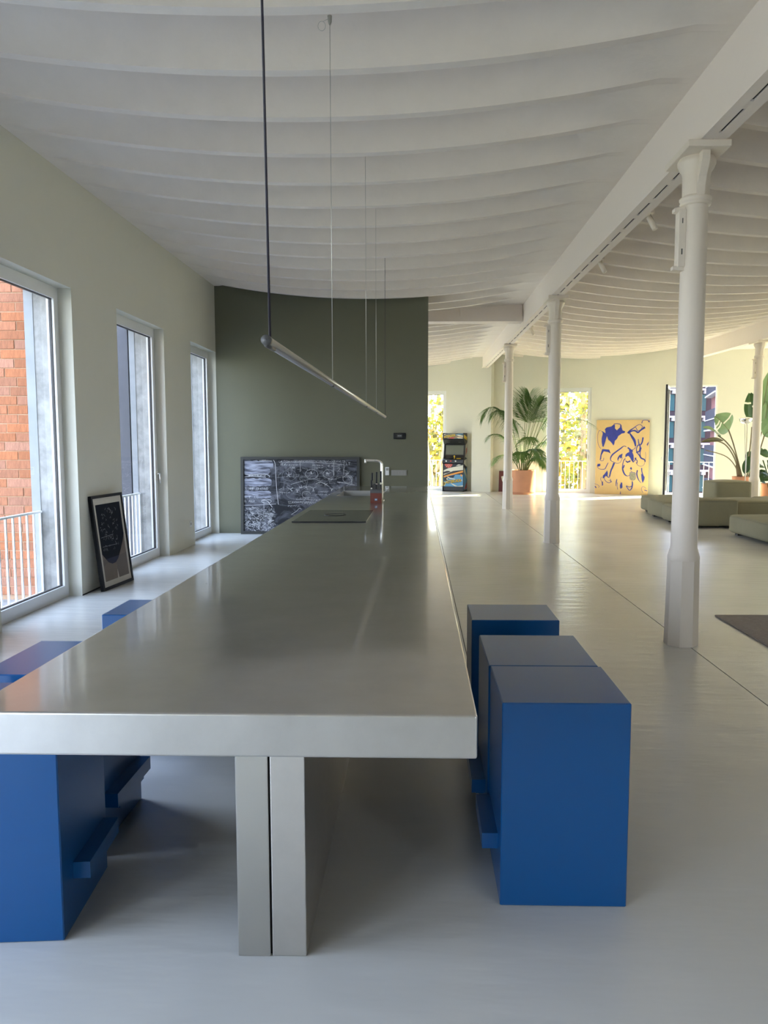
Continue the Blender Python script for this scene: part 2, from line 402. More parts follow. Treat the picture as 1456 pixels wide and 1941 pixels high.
# long beams: plastered body, two bottom flanges with a slot and tie plates between
def beam(name, xl, xr, y0, y1, zb, label):
    r = struct(link(name, None, None, (0, 5.4, zb), (math.atan(.0095), 0, 0)), label)
    a, b = y0-5.4, y1-5.4; xm = (xl+xr)/2
    MB().box((xl+.012, a, .02), (xr-.012, b, .72)).build('beam_body', M['beam'], r)
    MB().box((xl, a, 0), (xm-.011, b, .02)).build('flange', M['beam'], r)
    MB().box((xm+.011, a, 0), (xr, b, .02)).build('flange', M['beam'], r)
    MB().box((xm-.011, a, .012), (xm+.011, b, .02)).build('slot', M['black'], r)
    tp = MB().box((-.0109, -.055, .0005), (.0109, .055, .012)).mesh('tie_plate', M['beam'])
    y = a+.3
    while y < b-.2:
        link('tie_plate', tp, r, (xm, y, 0)); y += .48
    return r
beam('trim_2', 1.90, 2.075, -5, farY(2.0)-.0, 3.533, 'long white beam carried by the near row of columns')
beam('trim_3', 7.43, 7.61, -5, farY(7.5)-.0, 3.60, 'white beam carried by the far right column')
# cross beam in the passage beyond the olive wall
cb = struct(MB().box((LX, 14.42, 3.79), (1.905, 14.62, 4.06)).box((LX, 14.36, 3.70), (1.905, 14.68, 3.79)).build('trim_4', M['beam']), 'white cross beam over the passage')
MB().box((.76, 14.36, 3.79), (.86, 14.42, 3.97)).build('bracket', M['beam'], cb)
# low dark strip at the foot of one pier
struct(MB().box((LX, 7.365, 0), (LX+.004, 8.46, .012)).build('trim_5', M['gasket']), 'thin dark strip at the foot of the pier')

# ------------------------------------------------------------------ windows
nwin = 0
def window(w, h, loc, ang, handle=None, open_leaf=False, portal=True, rec=.13, full=True):
    """local x along the opening, +y outward"""
    global nwin; nwin += 1
    r = struct(link('window_%d' % nwin, None, None, loc, (0, 0, ang)))
    v0, v1 = rec, rec+.07; f = .045; s = .068
    b = MB()
    b.box((0, v0, 0), (f, v1, h)).box((w-f, v0, 0), (w, v1, h)).box((f, v0, h-f), (w-f, v1, h)).box((f, v0, 0), (w-f, v1, .04))
    b.build('frame', M['white'], r)
    L = r; x0 = f; X1 = w-f
    if open_leaf:
        L = link('leaf', None, r, (f+.005, v0-.002, 0), (0, 0, -math.radians(93))); x0 = 0; X1 = w-2*f-.01
    z0, z1 = .04, h-f; sv0, sv1 = (v0-.012, v1-.01) if not open_leaf else (0., .06)
    b = MB(); b.box((x0, sv0, z0), (x0+s, sv1, z1)).box((X1-s, sv0, z0), (X1, sv1, z1)).box((x0+s, sv0, z1-s), (X1-s, sv1, z1)).box((x0+s, sv0, z0), (X1-s, sv1, z0+s+.01))
    b.build('sash', M['white'], L)
    g = .009; a0, a1, c0, c1 = x0+s, X1-s, z0+s+.01, z1-s; vm = (sv0+sv1)/2
    MB().box((a0, vm-.012, c0), (a0+g, vm+.012, c1)).box((a1-g, vm-.012, c0), (a1, vm+.012, c1)).box((a0, vm-.012, c0), (a1, vm+.012, c0+g)).box((a0, vm-.012, c1-g), (a1, vm+.012, c1)).build('gasket', M['gasket'], L)
    MB().box((a0+g, vm-.004, c0+g), (a1-g, vm+.004, c1-g)).build('glass_pane', M['glass'], L)
    if open_leaf:
        MB().box((x0, sv1, z0), (X1, sv1+.006, z0+.03)).box((x0, sv1, z0), (x0+.03, sv1+.006, z1)).box((X1-.03, sv1, z0), (X1, sv1+.006, z1)).build('seal', M['gasket'], L)
        MB().box((X1, sv0+.012, z0), (X1+.004, sv1, z1)).build('leaf_edge', M['gasket'], L)
    if handle is not None:
        hx = X1-s/2 if handle > 0 else x0+s/2
        k = MB(); k.rbox((hx-.014, sv0-.01, 1.0), (hx+.014, sv0, 1.13), .003).tube([(hx, sv0-.008, 1.09), (hx, sv0-.045, 1.09)], .009).tube([(hx, sv0-.045, 1.095), (hx, sv0-.05, .965)], .010)
        k.build('handle', M['steelb'], L)
    if portal:
        pd = bpy.data.lights.new('daylight_portal', 'AREA'); pd.shape = 'RECTANGLE'; pd.size = w; pd.size_y = h; pd.cycles.is_portal = True
        po = bpy.data.objects.new('daylight_portal', pd); COL.objects.link(po)
        Mx = Matrix.Translation(loc) @ Matrix.Rotation(ang, 4, 'Z') @ Matrix.Translation((w/2, v1+.05, h/2)) @ Matrix.Rotation(-PI/2, 4, 'X')
        po.matrix_world = Mx
    return r
for i, (a, b) in enumerate(lw_open):
    window(b-a, WH, (LX, a, 0), PI/2, handle=1 if i == 5 else None)
for i, (a, b) in enumerate(fw_open):
    window((b-a)/cf, FH, far(a/cf), FA, handle=1, open_leaf=(i == 2), rec=.05)
for a, b in rw_open: window(b-a, 3.0, (13.1, farY(13.1)-a, 0), -PI/2)
for a, b in bw_open: window(b-a, 3.1, (13.2-a, -4.0, 0), PI)

# ------------------------------------------------------------------ outside the left windows
for i, (a, b) in enumerate(lw_open[4:7]):
    f = struct(MB().box((-3.735, b-.005, -.2), (-3.49, b+.28, 3.6)).build('trim_%d' % (6+i), M['concrete']), 'weathered concrete fin outside a left window')
    MB().box((-3.745, b-.012, -.2), (-3.66-.012*i, b-.005, 3.6)).build('smooth_face', M['concreteb'], f)
struct(MB().box((-3.80, 5.0, 2.97), (-3.49, 13.2, 3.3)).box((-4.9, 5.0, -.3), (-3.49, 13.2, -.05)).build('trim_9', M['concrete']), 'concrete lintel and balcony slab outside the left windows')

# brick return wall of the first bay
bw = thing('brick_wall', 'orange brick return wall seen through the nearest left window', 'wall', (-3.735, 7.40, 0))
MB().box((-.87, .006, -.2), (0, .25, 3.6)).build('mortar_bed', M['mortar'], bw)
meB = [MB().rbox((0, -.0, 0), (1, .06, .081), .0035, seg=1).mesh('brick', M['brick']) for _ in range(1)][0]
for c in range(36):
    xx = random.uniform(-.03, .03); k = 0
    while xx > -.86:
        w = .135 if (k == 0 and c % 2) else random.choice((.26, .27, .27, .20))
        w = min(w, xx+.87); k += 1
        if w > .04:
            o = link('brick', meB, bw, (xx-w, random.uniform(-.004, .003), c*.0885+random.uniform(-.002, .002))); o.scale = (w-.009, 1, 1)
        xx -= w
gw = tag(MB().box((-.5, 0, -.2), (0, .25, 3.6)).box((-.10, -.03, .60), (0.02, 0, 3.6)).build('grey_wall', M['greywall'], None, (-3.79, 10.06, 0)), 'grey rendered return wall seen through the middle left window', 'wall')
tag(MB().box((-.5, 0, -.2), (0, .25, 3.6)).build('grey_wall', M['concreteb'], None, (-3.79, 12.62, 0)), 'pale concrete return wall seen through the furthest left window', 'wall')

def railing(label, w, loc, ang, h=.84, pitch=.13, group=None, z0=.0):
    r = thing('balcony_railing', label, 'railing', loc, ang, group)
    MB().rbox((0, -.02, h-.02), (w, .02, h), .004, seg=1).build('top_rail', M['rail'], r)
    MB().box((0, -.012, z0+.03), (w, .012, z0+.05)).build('bottom_rail', M['rail'], r)
    me = MB().box((-.008, -.008, z0+.05), (.008, .008, h-.02)).mesh('baluster', M['rail'])
    n = max(2, round(w/pitch))
    for k in range(n+1): link('baluster', me, r, (.012+(w-.024)*k/n, 0, 0))
    return r
railing('white balcony railing in front of the brick wall outside the nearest left window', 1.40, (-3.66, 5.94, 0), PI/2)
railing('white balcony railing against grey wall outside the middle left window', 1.50, (-3.66, 8.50, 0), PI/2)
railing('white balcony railing outside the window left of the arcade cabinet', 1.4/cf, far(-.55/cf, .34), FA, .94)
railing('white balcony railing outside the window behind the potted palm', 1.34/cf, far(3.70/cf, .34), FA, .94)
railing('white balcony railing outside the open window right of the painting', 1.29/cf, far(6.98/cf, .34), FA, .94)

tag(struct(MB().box((-80, -60, -5.2), (120, 160, -5.0)).build('ground', M['street'])), 'grey street far below the windows')

# ================================================================== KITCHEN ISLAND
isl = thing('kitchen_island', 'very long stainless steel island with a thick top, running to the olive wall', 'table', (-.443, 1.65, 0))
ox, oy = -.443, 1.65
def I(x, y, z): return (x-ox, y-oy, z)
top = MB()
X0, X1, Y0, Y1, ZA, ZB = -1.018, .132, 1.65, 10.5, .80, .90
sx0, sx1, sy0, sy1 = -.925, -.42, 8.58, 9.50
bmt = bmesh.new()
def tb(a, b): top.box(I(*a), I(*b))
# slab with a sink cut-out, built as four fields on one closed outline
top.rbox(I(X0, Y0, ZA), I(X1, sy0, ZB), .0055, seg=3)
top.box(I(X0, sy0-.004, ZA), I(sx0, Y1, ZB)); top.box(I(sx1, sy0-.004, ZA), I(X1, Y1, ZB)); top.box(I(sx0, sy1, ZA), I(sx1, Y1, ZB))
top.build('worktop', M['steel'], isl)
bs = MB(); t = .004; zb = .66
bs.box(I(sx0+t, sy0+t, zb), I(sx1-t, sy1-t, zb+t)).box(I(sx0+.001, sy0+.001, zb), I(sx0+t, sy1-.001, ZB-.002)).box(I(sx1-t, sy0+.001, zb), I(sx1-.001, sy1-.001, ZB-.002)).box(I(sx0+t, sy1-t, zb), I(sx1-t, sy1-.001, ZB-.002)).box(I(sx0+t, sy0+.001, zb), I(sx1-t, sy0+t, ZB-.002))
bs.build('sink_basin', M['sink'], isl)
MB().rbox(I(-.524, 2.116, 0), I(-.429, 5.2, ZA), .003).build('leg_panel', M['legsteel'], isl)
MB().rbox(I(-.424, 2.118, 0), I(-.324, 5.2, ZA), .003).build('leg_panel', M['steelb'], isl)
MB().box(I(-.43, 2.13, 0), I(-.42, 5.19, ZA)).build('shadow_gap', M['black'], isl)
MB().box(I(-.90, 5.2, .08), I(.02, 10.45, .655)).box(I(-.86, 5.25, 0), I(-.02, 10.4, .08)).box(I(-.90, 5.2, .655), I(.02, 8.5, ZA)).box(I(-.90, 9.6, .655), I(.02, 10.45, ZA)).box(I(-.40, 8.5, .655), I(.02, 9.6, ZA)).build('base_cabinet', M['steelb'], isl)
dr = MB().rbox((0, -.51, .0), (.016, .51, .68), .003, seg=1).mesh('door', M['steelb'])
for k in range(5):
    for sgn in (0, 1):
        link('door', dr, isl, I(.02 if sgn else -.916, 5.73+1.045*k, .10))

hb = thing('induction_hob', 'flush dark glass hob with a round extractor in the steel worktop', 'hob', (-.67, 6.225, .9))
MB().rbox((-.28, -.495, 0), (.28, .495, .006), .002, seg=1).build('glass_top', M['hob'], hb)
MB().lathe([(.092, .006), (.092, .0085), (.082, .0085), (.078, .0065)], 32, (-.01, .04)).build('extractor_ring', M['plastic'], hb)
MB().lathe([(.070, .006), (.070, .0075)], 32, (-.01, .04)).build('extractor_cover', M['hob'], hb)
MB().box((-.28, -.497, 0), (.28, -.4935, .0075)).build('front_trim', M['plastic'], hb)
MB().box((.276, -.495, .0), (.2815, -.40, .0078)).box((.20, -.495, .006), (.25, -.49, .0078)).build('corner_trim', M['chrome'], hb)

fc = thing('kitchen_tap', 'tall chrome right-angled tap standing behind the knife block', 'tap', (-.375, 7.88, .9))
MB().lathe([(.026, 0), (.026, .012), (.018, .014)], 20).build('base', M['chrome'], fc)
MB().tube(smooth_path([(0, 0, .01), (0, 0, .2), (0, 0, .355), (-.008, 0, .392), (-.04, 0, .408), (-.10, 0, .412), (-.175, 0, .416)], 5), .0135, 12).tube([(-.165, 0, .415), (-.165, 0, .385)], .012, 10).build('spout', M['chrome'], fc)
MB().tube([(0, 0, .085), (.03, 0, .088)], .011, 8).build('lever_hub', M['chrome'], fc)
MB().tube([(.028, 0, .09), (.062, .0, .118)], .004, 6).tube([(.045, 0, .122), (.078, 0, .122)], .008, 8).build('lever', M['whiteplastic'], fc)

kb = thing('knife_block', 'red wooden knife block with six black handled knives beside the tap', 'knife block', (-.416, 7.55, .9))
MB().prism([(0, 0), (.15, 0), (.17, .135), (.14, .165), (.0, .105)], 'x', -.056, .056).build('block', M['knifeblock'], kb)
MB().prism([(-.001, .1), (.14, .16), (.145, .185), (.004, .125)], 'x', -.0565, .0565).build('slot_plate', M['darkgrey'], kb)
MB().box((-.013, -.002, .026), (.013, 0, .046)).build('emblem', M['a_blue'], kb)
MB().box((-.007, -.003, .030), (-.002, -.002, .042)).box((.002, -.003, .030), (.007, -.002, .042)).box((-.002, -.003, .034), (.002, -.002, .038)).build('emblem_mark', M['whiteplastic'], kb)
MB().box((-.035, -.0015, .008), (.035, 0, .058)).build('badge', M['knifeblock'], kb)
pos = [(-.043, .118, .172, 'left knife of the tall back row in the red block'), (0., .118, .18, 'middle knife of the tall back row in the red block'), (.041, .118, .19, 'right knife of the tall back row in the red block'),
       (-.046, .045, .142, 'left knife of the low front row in the red block'), (.0, .045, .118, 'middle knife of the low front row in the red block'), (.043, .045, .118, 'right knife of the low front row in the red block')]
for i, (dx, dy, dz, lab) in enumerate(pos):
    big = i < 3
    k = thing('kitchen_knife', 'black handled '+lab, 'knife', (-.416+dx, 7.55+dy, .9+dz-.01), 0, 'knives in the block')
    k.rotation_euler = (-.10, 0, .0)
    hgt = .115 if big else .075
    MB().rbox((-.009, -.013, .018), (.009, .013, .018+hgt), .005).build('knife_handle', M['plastic'], k)
    MB().rbox((-.0085, -.012, -.03), (.0085, .012, .018), .003).build('bolster', M['chrome'], k)
    MB().box((.009, -.004, .03), (.0098, .004, .01+hgt)).build('tang', M['chrome'], k)
    k.scale = (1, 1, 1) if i in (0, 1, 2, 3) else (1, 1, .8)

# ================================================================== BLUE STOOLS
def stool(label, x0, x1, y0, y1, side, rz=0., h=.677):
    """side +1: foot bar on the +x face, -1: on the -x face"""
    r = thing('blue_stool', label, 'stool', (x0, y0, 0), rz, 'blue box stools at the island')
    w, d = x1-x0, y1-y0
    MB().rbox((0, 0, 0), (w, d, h), .0035, seg=1).build('body', M['blue'], r)
    xf = w if side > 0 else 0; s = side
    MB().prism([(xf, .145), (xf+s*.052, .145), (xf+s*.052, .198), (xf, .198)], 'y', .09, d-.03).build('foot_rest', M['blue'], r)
    MB().prism([(xf, .110), (xf+s*.03, .110), (xf+s*.03, .145), (xf, .145)], 'y', .16, d-.05).build('foot_rest_bracket', M['blue'], r)
    return r
stool('blue box stool nearest the camera on the right, front of an adjoining pair', .268, .676, 2.38, 2.786, -1)
stool('blue box stool right of the island directly behind the nearest one, back of the pair', .262, .666, 2.790, 3.243, -1)
stool('blue box stool right of the island standing apart, the furthest on that side', .250, .656, 3.52, 3.868, -1)
stool('blue box stool half under the island at the lower left corner, nearest on the left', -1.472, -1.064, 2.140, 2.545, 1, math.radians(4.5))
stool('blue box stool second on the left of the island, cut by the left picture edge', -1.568, -1.166, 2.637, 3.104, 1)
stool('blue box stool third and furthest on the left of the island', -1.515, -1.11, 3.588, 3.946, 1)

# ================================================================== PENDANT LAMP
P0 = Vector((-.487, 2.49, 1.825)); P1 = Vector((-.425, 9.95, 1.825)); dP = (P1-P0).normalized()
pl = thing('linear_pendant_lamp', 'long thin aluminium tube lamp hung on wires above the island', 'lamp', P0)
MB().tube([(0, 0, 0), P1-P0], .0155, 16).build('tube', M['alu'], pl)
a = dP*.12; b = P1-P0-dP*.02
MB().tube([a+Vector((0, 0, -.0125)), b+Vector((0, 0, -.0125))], .0085, 8).build('diffuser', M['led'], pl)
ec = MB().tube([-dP*.006, dP*.02], .0168, 18).tube([-dP*.0075, -dP*.005], .004, 8).build('end_cap', M['darkgrey'], pl)
MB().tube([P1-P0-dP*.01, P1-P0+dP*.006], .0165, 16).build('end_cap', M['darkgrey'], pl)
MB().tube([Vector((0, 0, -.014)), dP*.12+Vector((0, 0, -.014))], .009, 8).build('driver_cover', M['darkgrey'], pl)
MB().tube([dP*.06+Vector((0, 0, .014)), Vector((-.004, .02, 1.4)), Vector((-.006, .03, 2.02))], .0042, 8).build('power_cable', M['cable'], pl)
for yy, zt in ((4.27, 3.738), (6.72, 3.97), (8.1, 3.93), (9.93, 3.96)):
    q = (yy-P0.y)*dP/dP.y
    wre = MB().tube([q+Vector((0, 0, .0)), q+Vector((0, 0, zt-P0.z))], .0017 if yy < 9 else .0026, 6).build('suspension_wire', M['wire'] if yy < 9 else M['cable'], pl)
    MB().tube([q-dP*.03+Vector((0, 0, -.016)), q+dP*.03+Vector((0, 0, -.016))], .009, 8).build('clip', M['darkgrey'], pl)
q = (4.27-P0.y)*dP/dP.y
MB().tube([q+Vector((0, 0, 1.915)), q+Vector((0, 0, 1.885)), q+Vector((0, 0, 1.87))], [.012, .010, .005], 10).build('ceiling_gripper', M['greyplastic'], pl)
lp = [q+Vector((-.01, 0, 1.9))]+[q+Vector((-.043+.02*math.cos(x), 0, 1.865+.024*math.sin(x))) for x in [k*PI/8 for k in range(3, 20)]]
MB().tube(lp, .0013, 5).build('wire_tail', M['wire'], pl)

# ================================================================== COLUMNS
def s_fin(sg):
    pts = [(.0, 0), (.105, 0), (.112, .06), (.13, .12), (.165, .17), (.185, .215), (.19, .255), (.19, .275), (0, .275)]
    return MB().prism([(sg*y, z) for y, z in pts], 'x', -.026, .026)
def column(label, x, y, ztop):
    r = thing('iron_column', label, 'column', (x, y, 0), 0, 'white cast iron columns')
    zr = ztop-.32
    MB().lathe([(.122, 0), (.113, .64)], 8, phase=.5, smooth=False).build('base', M['iron'], r)
    MB().lathe([(.113, .635), (.115, .66), (.110, .68), (.098, .72), (.0945, .74), (.092, 1.6), (.088, zr-.04), (.088, zr-.03)], 28).build('shaft', M['iron'], r)
    MB().lathe([(.088, zr-.05), (.104, zr-.045), (.107, zr-.03), (.100, zr-.02), (.110, zr-.008), (.110, zr+.004), (.095, zr+.014), (.09, zr+.02)], 28).build('ring', M['iron'], r)
    cp = MB().lathe([(.092, zr+.015), (.094, zr+.15), (.100, zr+.18), (.118, zr+.205), (.124, zr+.225), (.130, zr+.235), (.130, zr+.255), (.12, zr+.275)], 28).build('capital', M['iron'], r)
    for sg in (-1, 1):
        f = s_fin(sg).build('corbel', M['iron'], r, (0, 0, zr))
    MB().rbox((-.145, -.25, ztop-.046), (.145, .25, ztop), .004, seg=1).build('top_plate', M['iron'], r)
    z1 = zr-.075; z0 = z1-.40
    MB().rbox((-.128, -.05, z0), (-.075, .03, z1), .004, seg=1).build('bracket_plate', M['iron'], r)
    MB().box((-.105, -.0512, z0+.085), (-.097, -.0495, z0+.125)).box((-.104, -.0512, z1-.10), (-.098, -.0495, z1-.065)).build('bolt_slot', M['greyframe'], r)
    for zz in (z0-.005, z1-.005): MB().prism([(-.155, zz-.012), (-.08, zz-.022), (-.08, zz+.022), (-.155, zz+.012)], 'y', -.04, .02).build('lug', M['iron'], r)
    return r
column('white cast iron column nearest the camera, with bracket plate on its left', 1.962, 5.68, 3.533)
column('second white cast iron column from the camera, midway along the beam', 1.998, 11.50, 3.590)
column('slim looking white cast iron column in front of the potted palm', 2.015, 17.37, 3.645)
column('white cast iron column at the right edge among the tall plants', 7.52, 17.38, 3.712)

# track spots by the beam
for i, (x, y, z, lab) in enumerate(((2.12, 7.30, 3.50, 'nearest'), (2.12, 9.2, 3.525, 'middle'), (2.12, 14.7, 3.56, 'furthest'))):
    r = thing('spotlight', 'small white cylinder spotlight under the beam, %s of three' % lab, 'spotlight', (x, y, z), 0, 'track spotlights on the beam')
    MB().box((-.05, -.05, .075), (.02, .05, .10)).build('mount', M['iron'], r)
    MB().tube([(0, 0, .08), (0, 0, .04)], .006, 8).build('stem', M['iron'], r)
    MB().tube([(-.015, .0, .05), (.03, -.045, -.07)], .026, 16).build('head', M['iron'], r)

# ================================================================== WALL AND FLOOR PIECES
# chalkboard leaning on the olive wall
cbd = thing('chalkboard', 'large grey framed chalkboard full of formulas leaning on the olive wall', 'chalkboard', (-2.9, 12.455, 0))
lean = math.atan(.08/1.26); cbd.rotation_euler = (-lean, 0, 0)
BW, BH = 1.945, 1.262
MB().box((0, -.02, 0), (.045, .03, BH)).box((BW-.045, -.02, 0), (BW, .03, BH)).box((.045, -.02, 0), (BW-.045, .03, .05)).box((.045, -.02, BH-.045), (BW-.045, .03, BH)).build('frame', M['greyframe'], cbd)
MB().box((.045, 0, .05), (BW-.045, .02, BH-.045)).build('slate', M['board'], cbd)
def bx(px, py):    # crop pixels of the photographed board to board metres
    return (.045+(px-120)/(1235-120)*(BW-.09), BH-.045-(py-152)/(885-152)*(BH-.095))
def b3(x, y, off=-.0015): return (x, off, y)
rnd = random.Random(3)
ch = MB(); cd = MB(); sm = MB()
def line(pts, w=.006, B=None, px=True, smooth=True):
    q = [bx(*p) for p in pts] if px else pts
    if smooth and len(q) > 2: q = [(v[0], v[1]) for v in smooth_path([(a, b, 0) for a, b in q], 4)]
    (B or ch).ribbon(q, w*.78, b3)
def circ(cx, cy, rx, ry, a0=0, a1=2*PI, w=.006, B=None):
    line([(cx+rx*math.cos(a0+(a1-a0)*k/18), cy+ry*math.sin(a0+(a1-a0)*k/18)) for k in range(19)], w, B, smooth=False)
def scrawl(x, y, n, s=11, w=.0055, B=None, slope=0.):
    for k in range(n):
        cx, cy = x+k*s*1.05, y+slope*k*s
        pts = [(cx+rnd.uniform(-.4, .4)*s, cy+rnd.uniform(-.65, .65)*s) for _ in range(rnd.choice((3, 4, 4, 5)))]
        line(pts, w, B)
# smeared bands in the left column
for (y0, y1, x1) in ((165, 240, 412), (240, 295, 380), (345, 422, 395), (472, 512, 390), (520, 545, 395)):
    A = []; n = 14
    up = [(124+(x1-124)*k/n, y0+rnd.uniform(-5, 5)+(12 if k == n else 0)) for k in range(n+1)]
    dn = [(124+(x1-124)*k/n, y1+rnd.uniform(-5, 5)-(12 if k == n else 0)) for k in range(n+1)]
    sm.add([b3(*bx(*p), -.0008) for p in up]+[b3(*bx(*p), -.0008) for p in dn], [(k, k+1, n+2+k, n+1+k) for k in range(n)])
sm.build('chalk_smear', M['smear'], cbd)
line([(415, 155), (432, 200), (438, 330), (446, 460), (462, 612)], .010); line([(122, 622), (300, 615), (440, 606)], .008)
line([(300, 158), (340, 164), (400, 166)], .008); scrawl(280, 160, 6, 10)
line([(130, 300), (200, 308), (290, 300), (350, 305), (375, 320), (370, 332)], .010); line([(128, 330), (220, 322), (340, 332)], .008); scrawl(170, 316, 14, 12, .006)
for y, n in ((450, 12), (540, 12), (580, 12)): pass
def glyph(ch_, x, y, s):
    G = {'1': [[(.3, 0), (.5, -.0), (.5, 1)]], '7': [[(0, 0), (.7, 0), (.25, 1)]], '2': [[(0, .2), (.3, 0), (.65, .2), (0, 1), (.7, 1)]], '3': [[(0, .1), (.5, .05), (.3, .45), (.6, .75), (0, 1)]],
         '.': [[(.1, .9), (.25, 1)]], 'H': [[(0, 0), (0, 1)], [(.6, 0), (.6, 1)], [(0, .5), (.6, .5)]], 'P': [[(0, 1), (0, 0), (.6, .1), (.5, .5), (0, .55)]], '(': [[(.4, -.1), (.1, .5), (.4, 1.1)]], ')': [[(.1, -.1), (.4, .5), (.1, 1.1)]],
         'S': [[(.6, .1), (.1, .15), (.5, .6), (0, 1)]], 'B': [[(0, 1), (0, 0), (.5, .2), (0, .5), (.6, .75), (0, 1)]], 'N': [[(0, 1), (0, 0), (.6, 1), (.6, 0)]], 'X': [[(0, 0), (.7, 1)], [(.7, 0), (0, 1)]], '=': [[(0, .35), (.7, .35)], [(0, .7), (.7, .7)]],
         'Y': [[(0, 0), (.35, .45), (.7, 0)], [(.35, .45), (.35, 1)]], 'd': [[(.6, 0), (.6, 1), (.1, .9), (.15, .5), (.6, .55)]], 'o': [[(.3, .3), (0, .6), (.3, 1), (.6, .6), (.3, .3)]], '+': [[(.3, .2), (.3, .8)], [(0, .5), (.6, .5)]], 'L': [[(0, 0), (0, 1), (.5, 1)]], 'A': [[(0, 1), (.3, 0), (.6, 1)], [(.1, .6), (.5, .6)]], 'T': [[(0, 0), (.7, 0)], [(.35, 0), (.35, 1)]], 'E': [[(.6, 0), (0, 0), (0, 1), (.6, 1)], [(0, .5), (.5, .5)]]}
    for st in G.get(ch_, []): line([(x+a*s, y+b*s) for a, b in st], .0065, smooth=False)
def word(t, x, y, s, B=None):
    for c in t:
        if c != ' ': glyph(c, x, y, s)
        x += s*(.8 if c != '.' else .5)
word('7. HHP (BoNdd)', 128, 437, 22); word('3. P5 (S)', 132, 525, 20); word('2. SLLS', 126, 568, 20)
circ(345, 578, 48, 20, w=.009); line([(300, 565), (350, 575), (380, 610), (402, 640)], .012); line([(318, 575), (320, 700)], .006)
# molecule drawings on the wide field
line([(470, 182), (700, 178), (920, 186), (1108, 204)], .007); line([(678, 160), (680, 275)], .006); line([(1010, 155), (1006, 310)], .008); line([(1110, 155), (1106, 305)], .007)
line([(800, 190), (798, 270)], .004, cd); line([(450, 335), (700, 320), (1000, 322), (1110, 315)], .006, cd)
for cx, cy, r in ((570, 312, 70), (790, 300, 62), (958, 298, 55), (610, 500, 70), (738, 510, 42), (1145, 350, 48)): circ(cx, cy, r, r*.8, rnd.uniform(0, 2), rnd.uniform(6, 8), .0055, cd if r > 66 else None)
for cx, cy, s in ((565, 310, 26), (790, 298, 26), (955, 295, 24), (580, 455, 30), (690, 440, 24), (740, 435, 26), (805, 445, 34), (650, 470, 20), (925, 405, 20), (1140, 300, 18), (985, 455, 18)):
    for k in range(3):
        aa = rnd.uniform(0, 2*PI); line([(cx, cy), (cx+s*math.cos(aa), cy+s*math.sin(aa))], .008, smooth=False)
    line([(cx-s, cy-s*.6), (cx, cy), (cx+s, cy-s*.5)], .007, smooth=False)
word('NEd', 485, 190, 20); word('2', 1046, 232, 40); word('d o', 948, 200, 24); word('XA', 600, 225, 18); word('N', 940, 285, 30); word('LT', 1130, 180, 26); word('S+S', 950, 345, 18)
line([(690, 375), (800, 350), (900, 385), (990, 450)], .010, cd); line([(830, 400), (880, 385), (950, 420)], .008); line([(1042, 378), (1120, 392), (1215, 412)], .009); line([(1145, 318), (1180, 350), (1185, 400)], .008); line([(585, 405), (640, 388), (705, 372)], .007)
for (x, y, n, sl) in ((470, 168, 50, 0), (520, 205, 12, 0), (800, 210, 10, 0), (820, 235, 8, 0), (1090, 330, 9, .3), (480, 490, 9, -.4), (560, 585, 20, -.1), (640, 560, 22, 0), (680, 545, 12, 0), (820, 510, 14, -.35), (780, 575, 8, 0), (560, 625, 10, .1), (860, 480, 8, -.3), (1050, 385, 5, 0), (960, 350, 7, 0), (700, 600, 10, -.2)):
    scrawl(x, y, n, 11 if n < 40 else 12.5, .0055)
line([(590, 715), (640, 680), (670, 650), (690, 660)], .008); line([(560, 600), (700, 588), (880, 595)], .005)
for _ in range(260):
    x, y = rnd.uniform(130, 420), rnd.uniform(640, 880)
    if x > 430-(y-640)*.2+120: continue
    line([(x+rnd.uniform(-18, 18), y+rnd.uniform(-15, 15)) for _ in range(4)], rnd.uniform(.003, .005), ch if y > 770 or rnd.random() < .4 else cd)
for _ in range(60):
    x, y = rnd.uniform(470, 1220), rnd.uniform(170, 520); line([(x+rnd.uniform(-45, 45), y+rnd.uniform(-30, 30)) for _ in range(4)], .005, cd)
ch.build('chalk_writing', M['chalk'], cbd); cd.build('faint_chalk', M['chalkdim'], cbd)

# framed print leaning on the left pier
fp = thing('framed_print', 'black framed print of a dark shape leaning on the pier between left windows', 'picture', (-3.158, 7.555, 0))
PW, PH = .672, .965
ex = Vector((.051, .657, 0)).normalized(); ez = Vector((-.108, 0, .958)).normalized(); ey = ez.cross(ex).normalized()   # ey points to the wall
ez = ex.cross(ey); 
fp.matrix_world = Matrix(((ex.x, ey.x, ez.x, -3.152), (ex.y, ey.y, ez.y, 7.555), (ex.z, ey.z, ez.z, .003), (0, 0, 0, 1)))
MB().box((0, 0, 0), (.03, .035, PH)).box((PW-.03, 0, 0), (PW, .035, PH)).box((.03, 0, 0), (PW-.03, .035, .03)).box((.03, 0, PH-.03), (PW-.03, .035, PH)).build('frame', M['blackframe'], fp)
MB().box((.03, .008, .03), (PW-.03, .02, PH-.03)).build('mount', M['mount'], fp)
def pp(u, v): return (.075+u*(PW-.15), 0, .085+v*(PH-.18))
def poly(pts, off, m, name, parent, f=pp):
    v = [f(*p) for p in pts]; n = len(v)
    b = MB().add([(p[0], p[1]+off, p[2]) for p in v], [list(range(n))], m)
    return b.build(name, m, parent)
poly([(0, 0), (1, 0), (1, 1), (0, 1)], .0075, M['taupe'], 'print_ground', fp)
poly([(0, .28), (1, .30), (1, .0), (.53, .0), (.53, .25), (.3, .26), (0, .2)], .0070, M['taupe2'], 'print_lower_field', fp)
poly([(0, 1), (0, .36), (.10, .30), (.22, .235), (.36, .205), (.50, .21), (.62, .25), (.78, .36), (.92, .47), (1, .56), (1, 1)], .0062, M['navy'], 'print_dark_shape', fp)
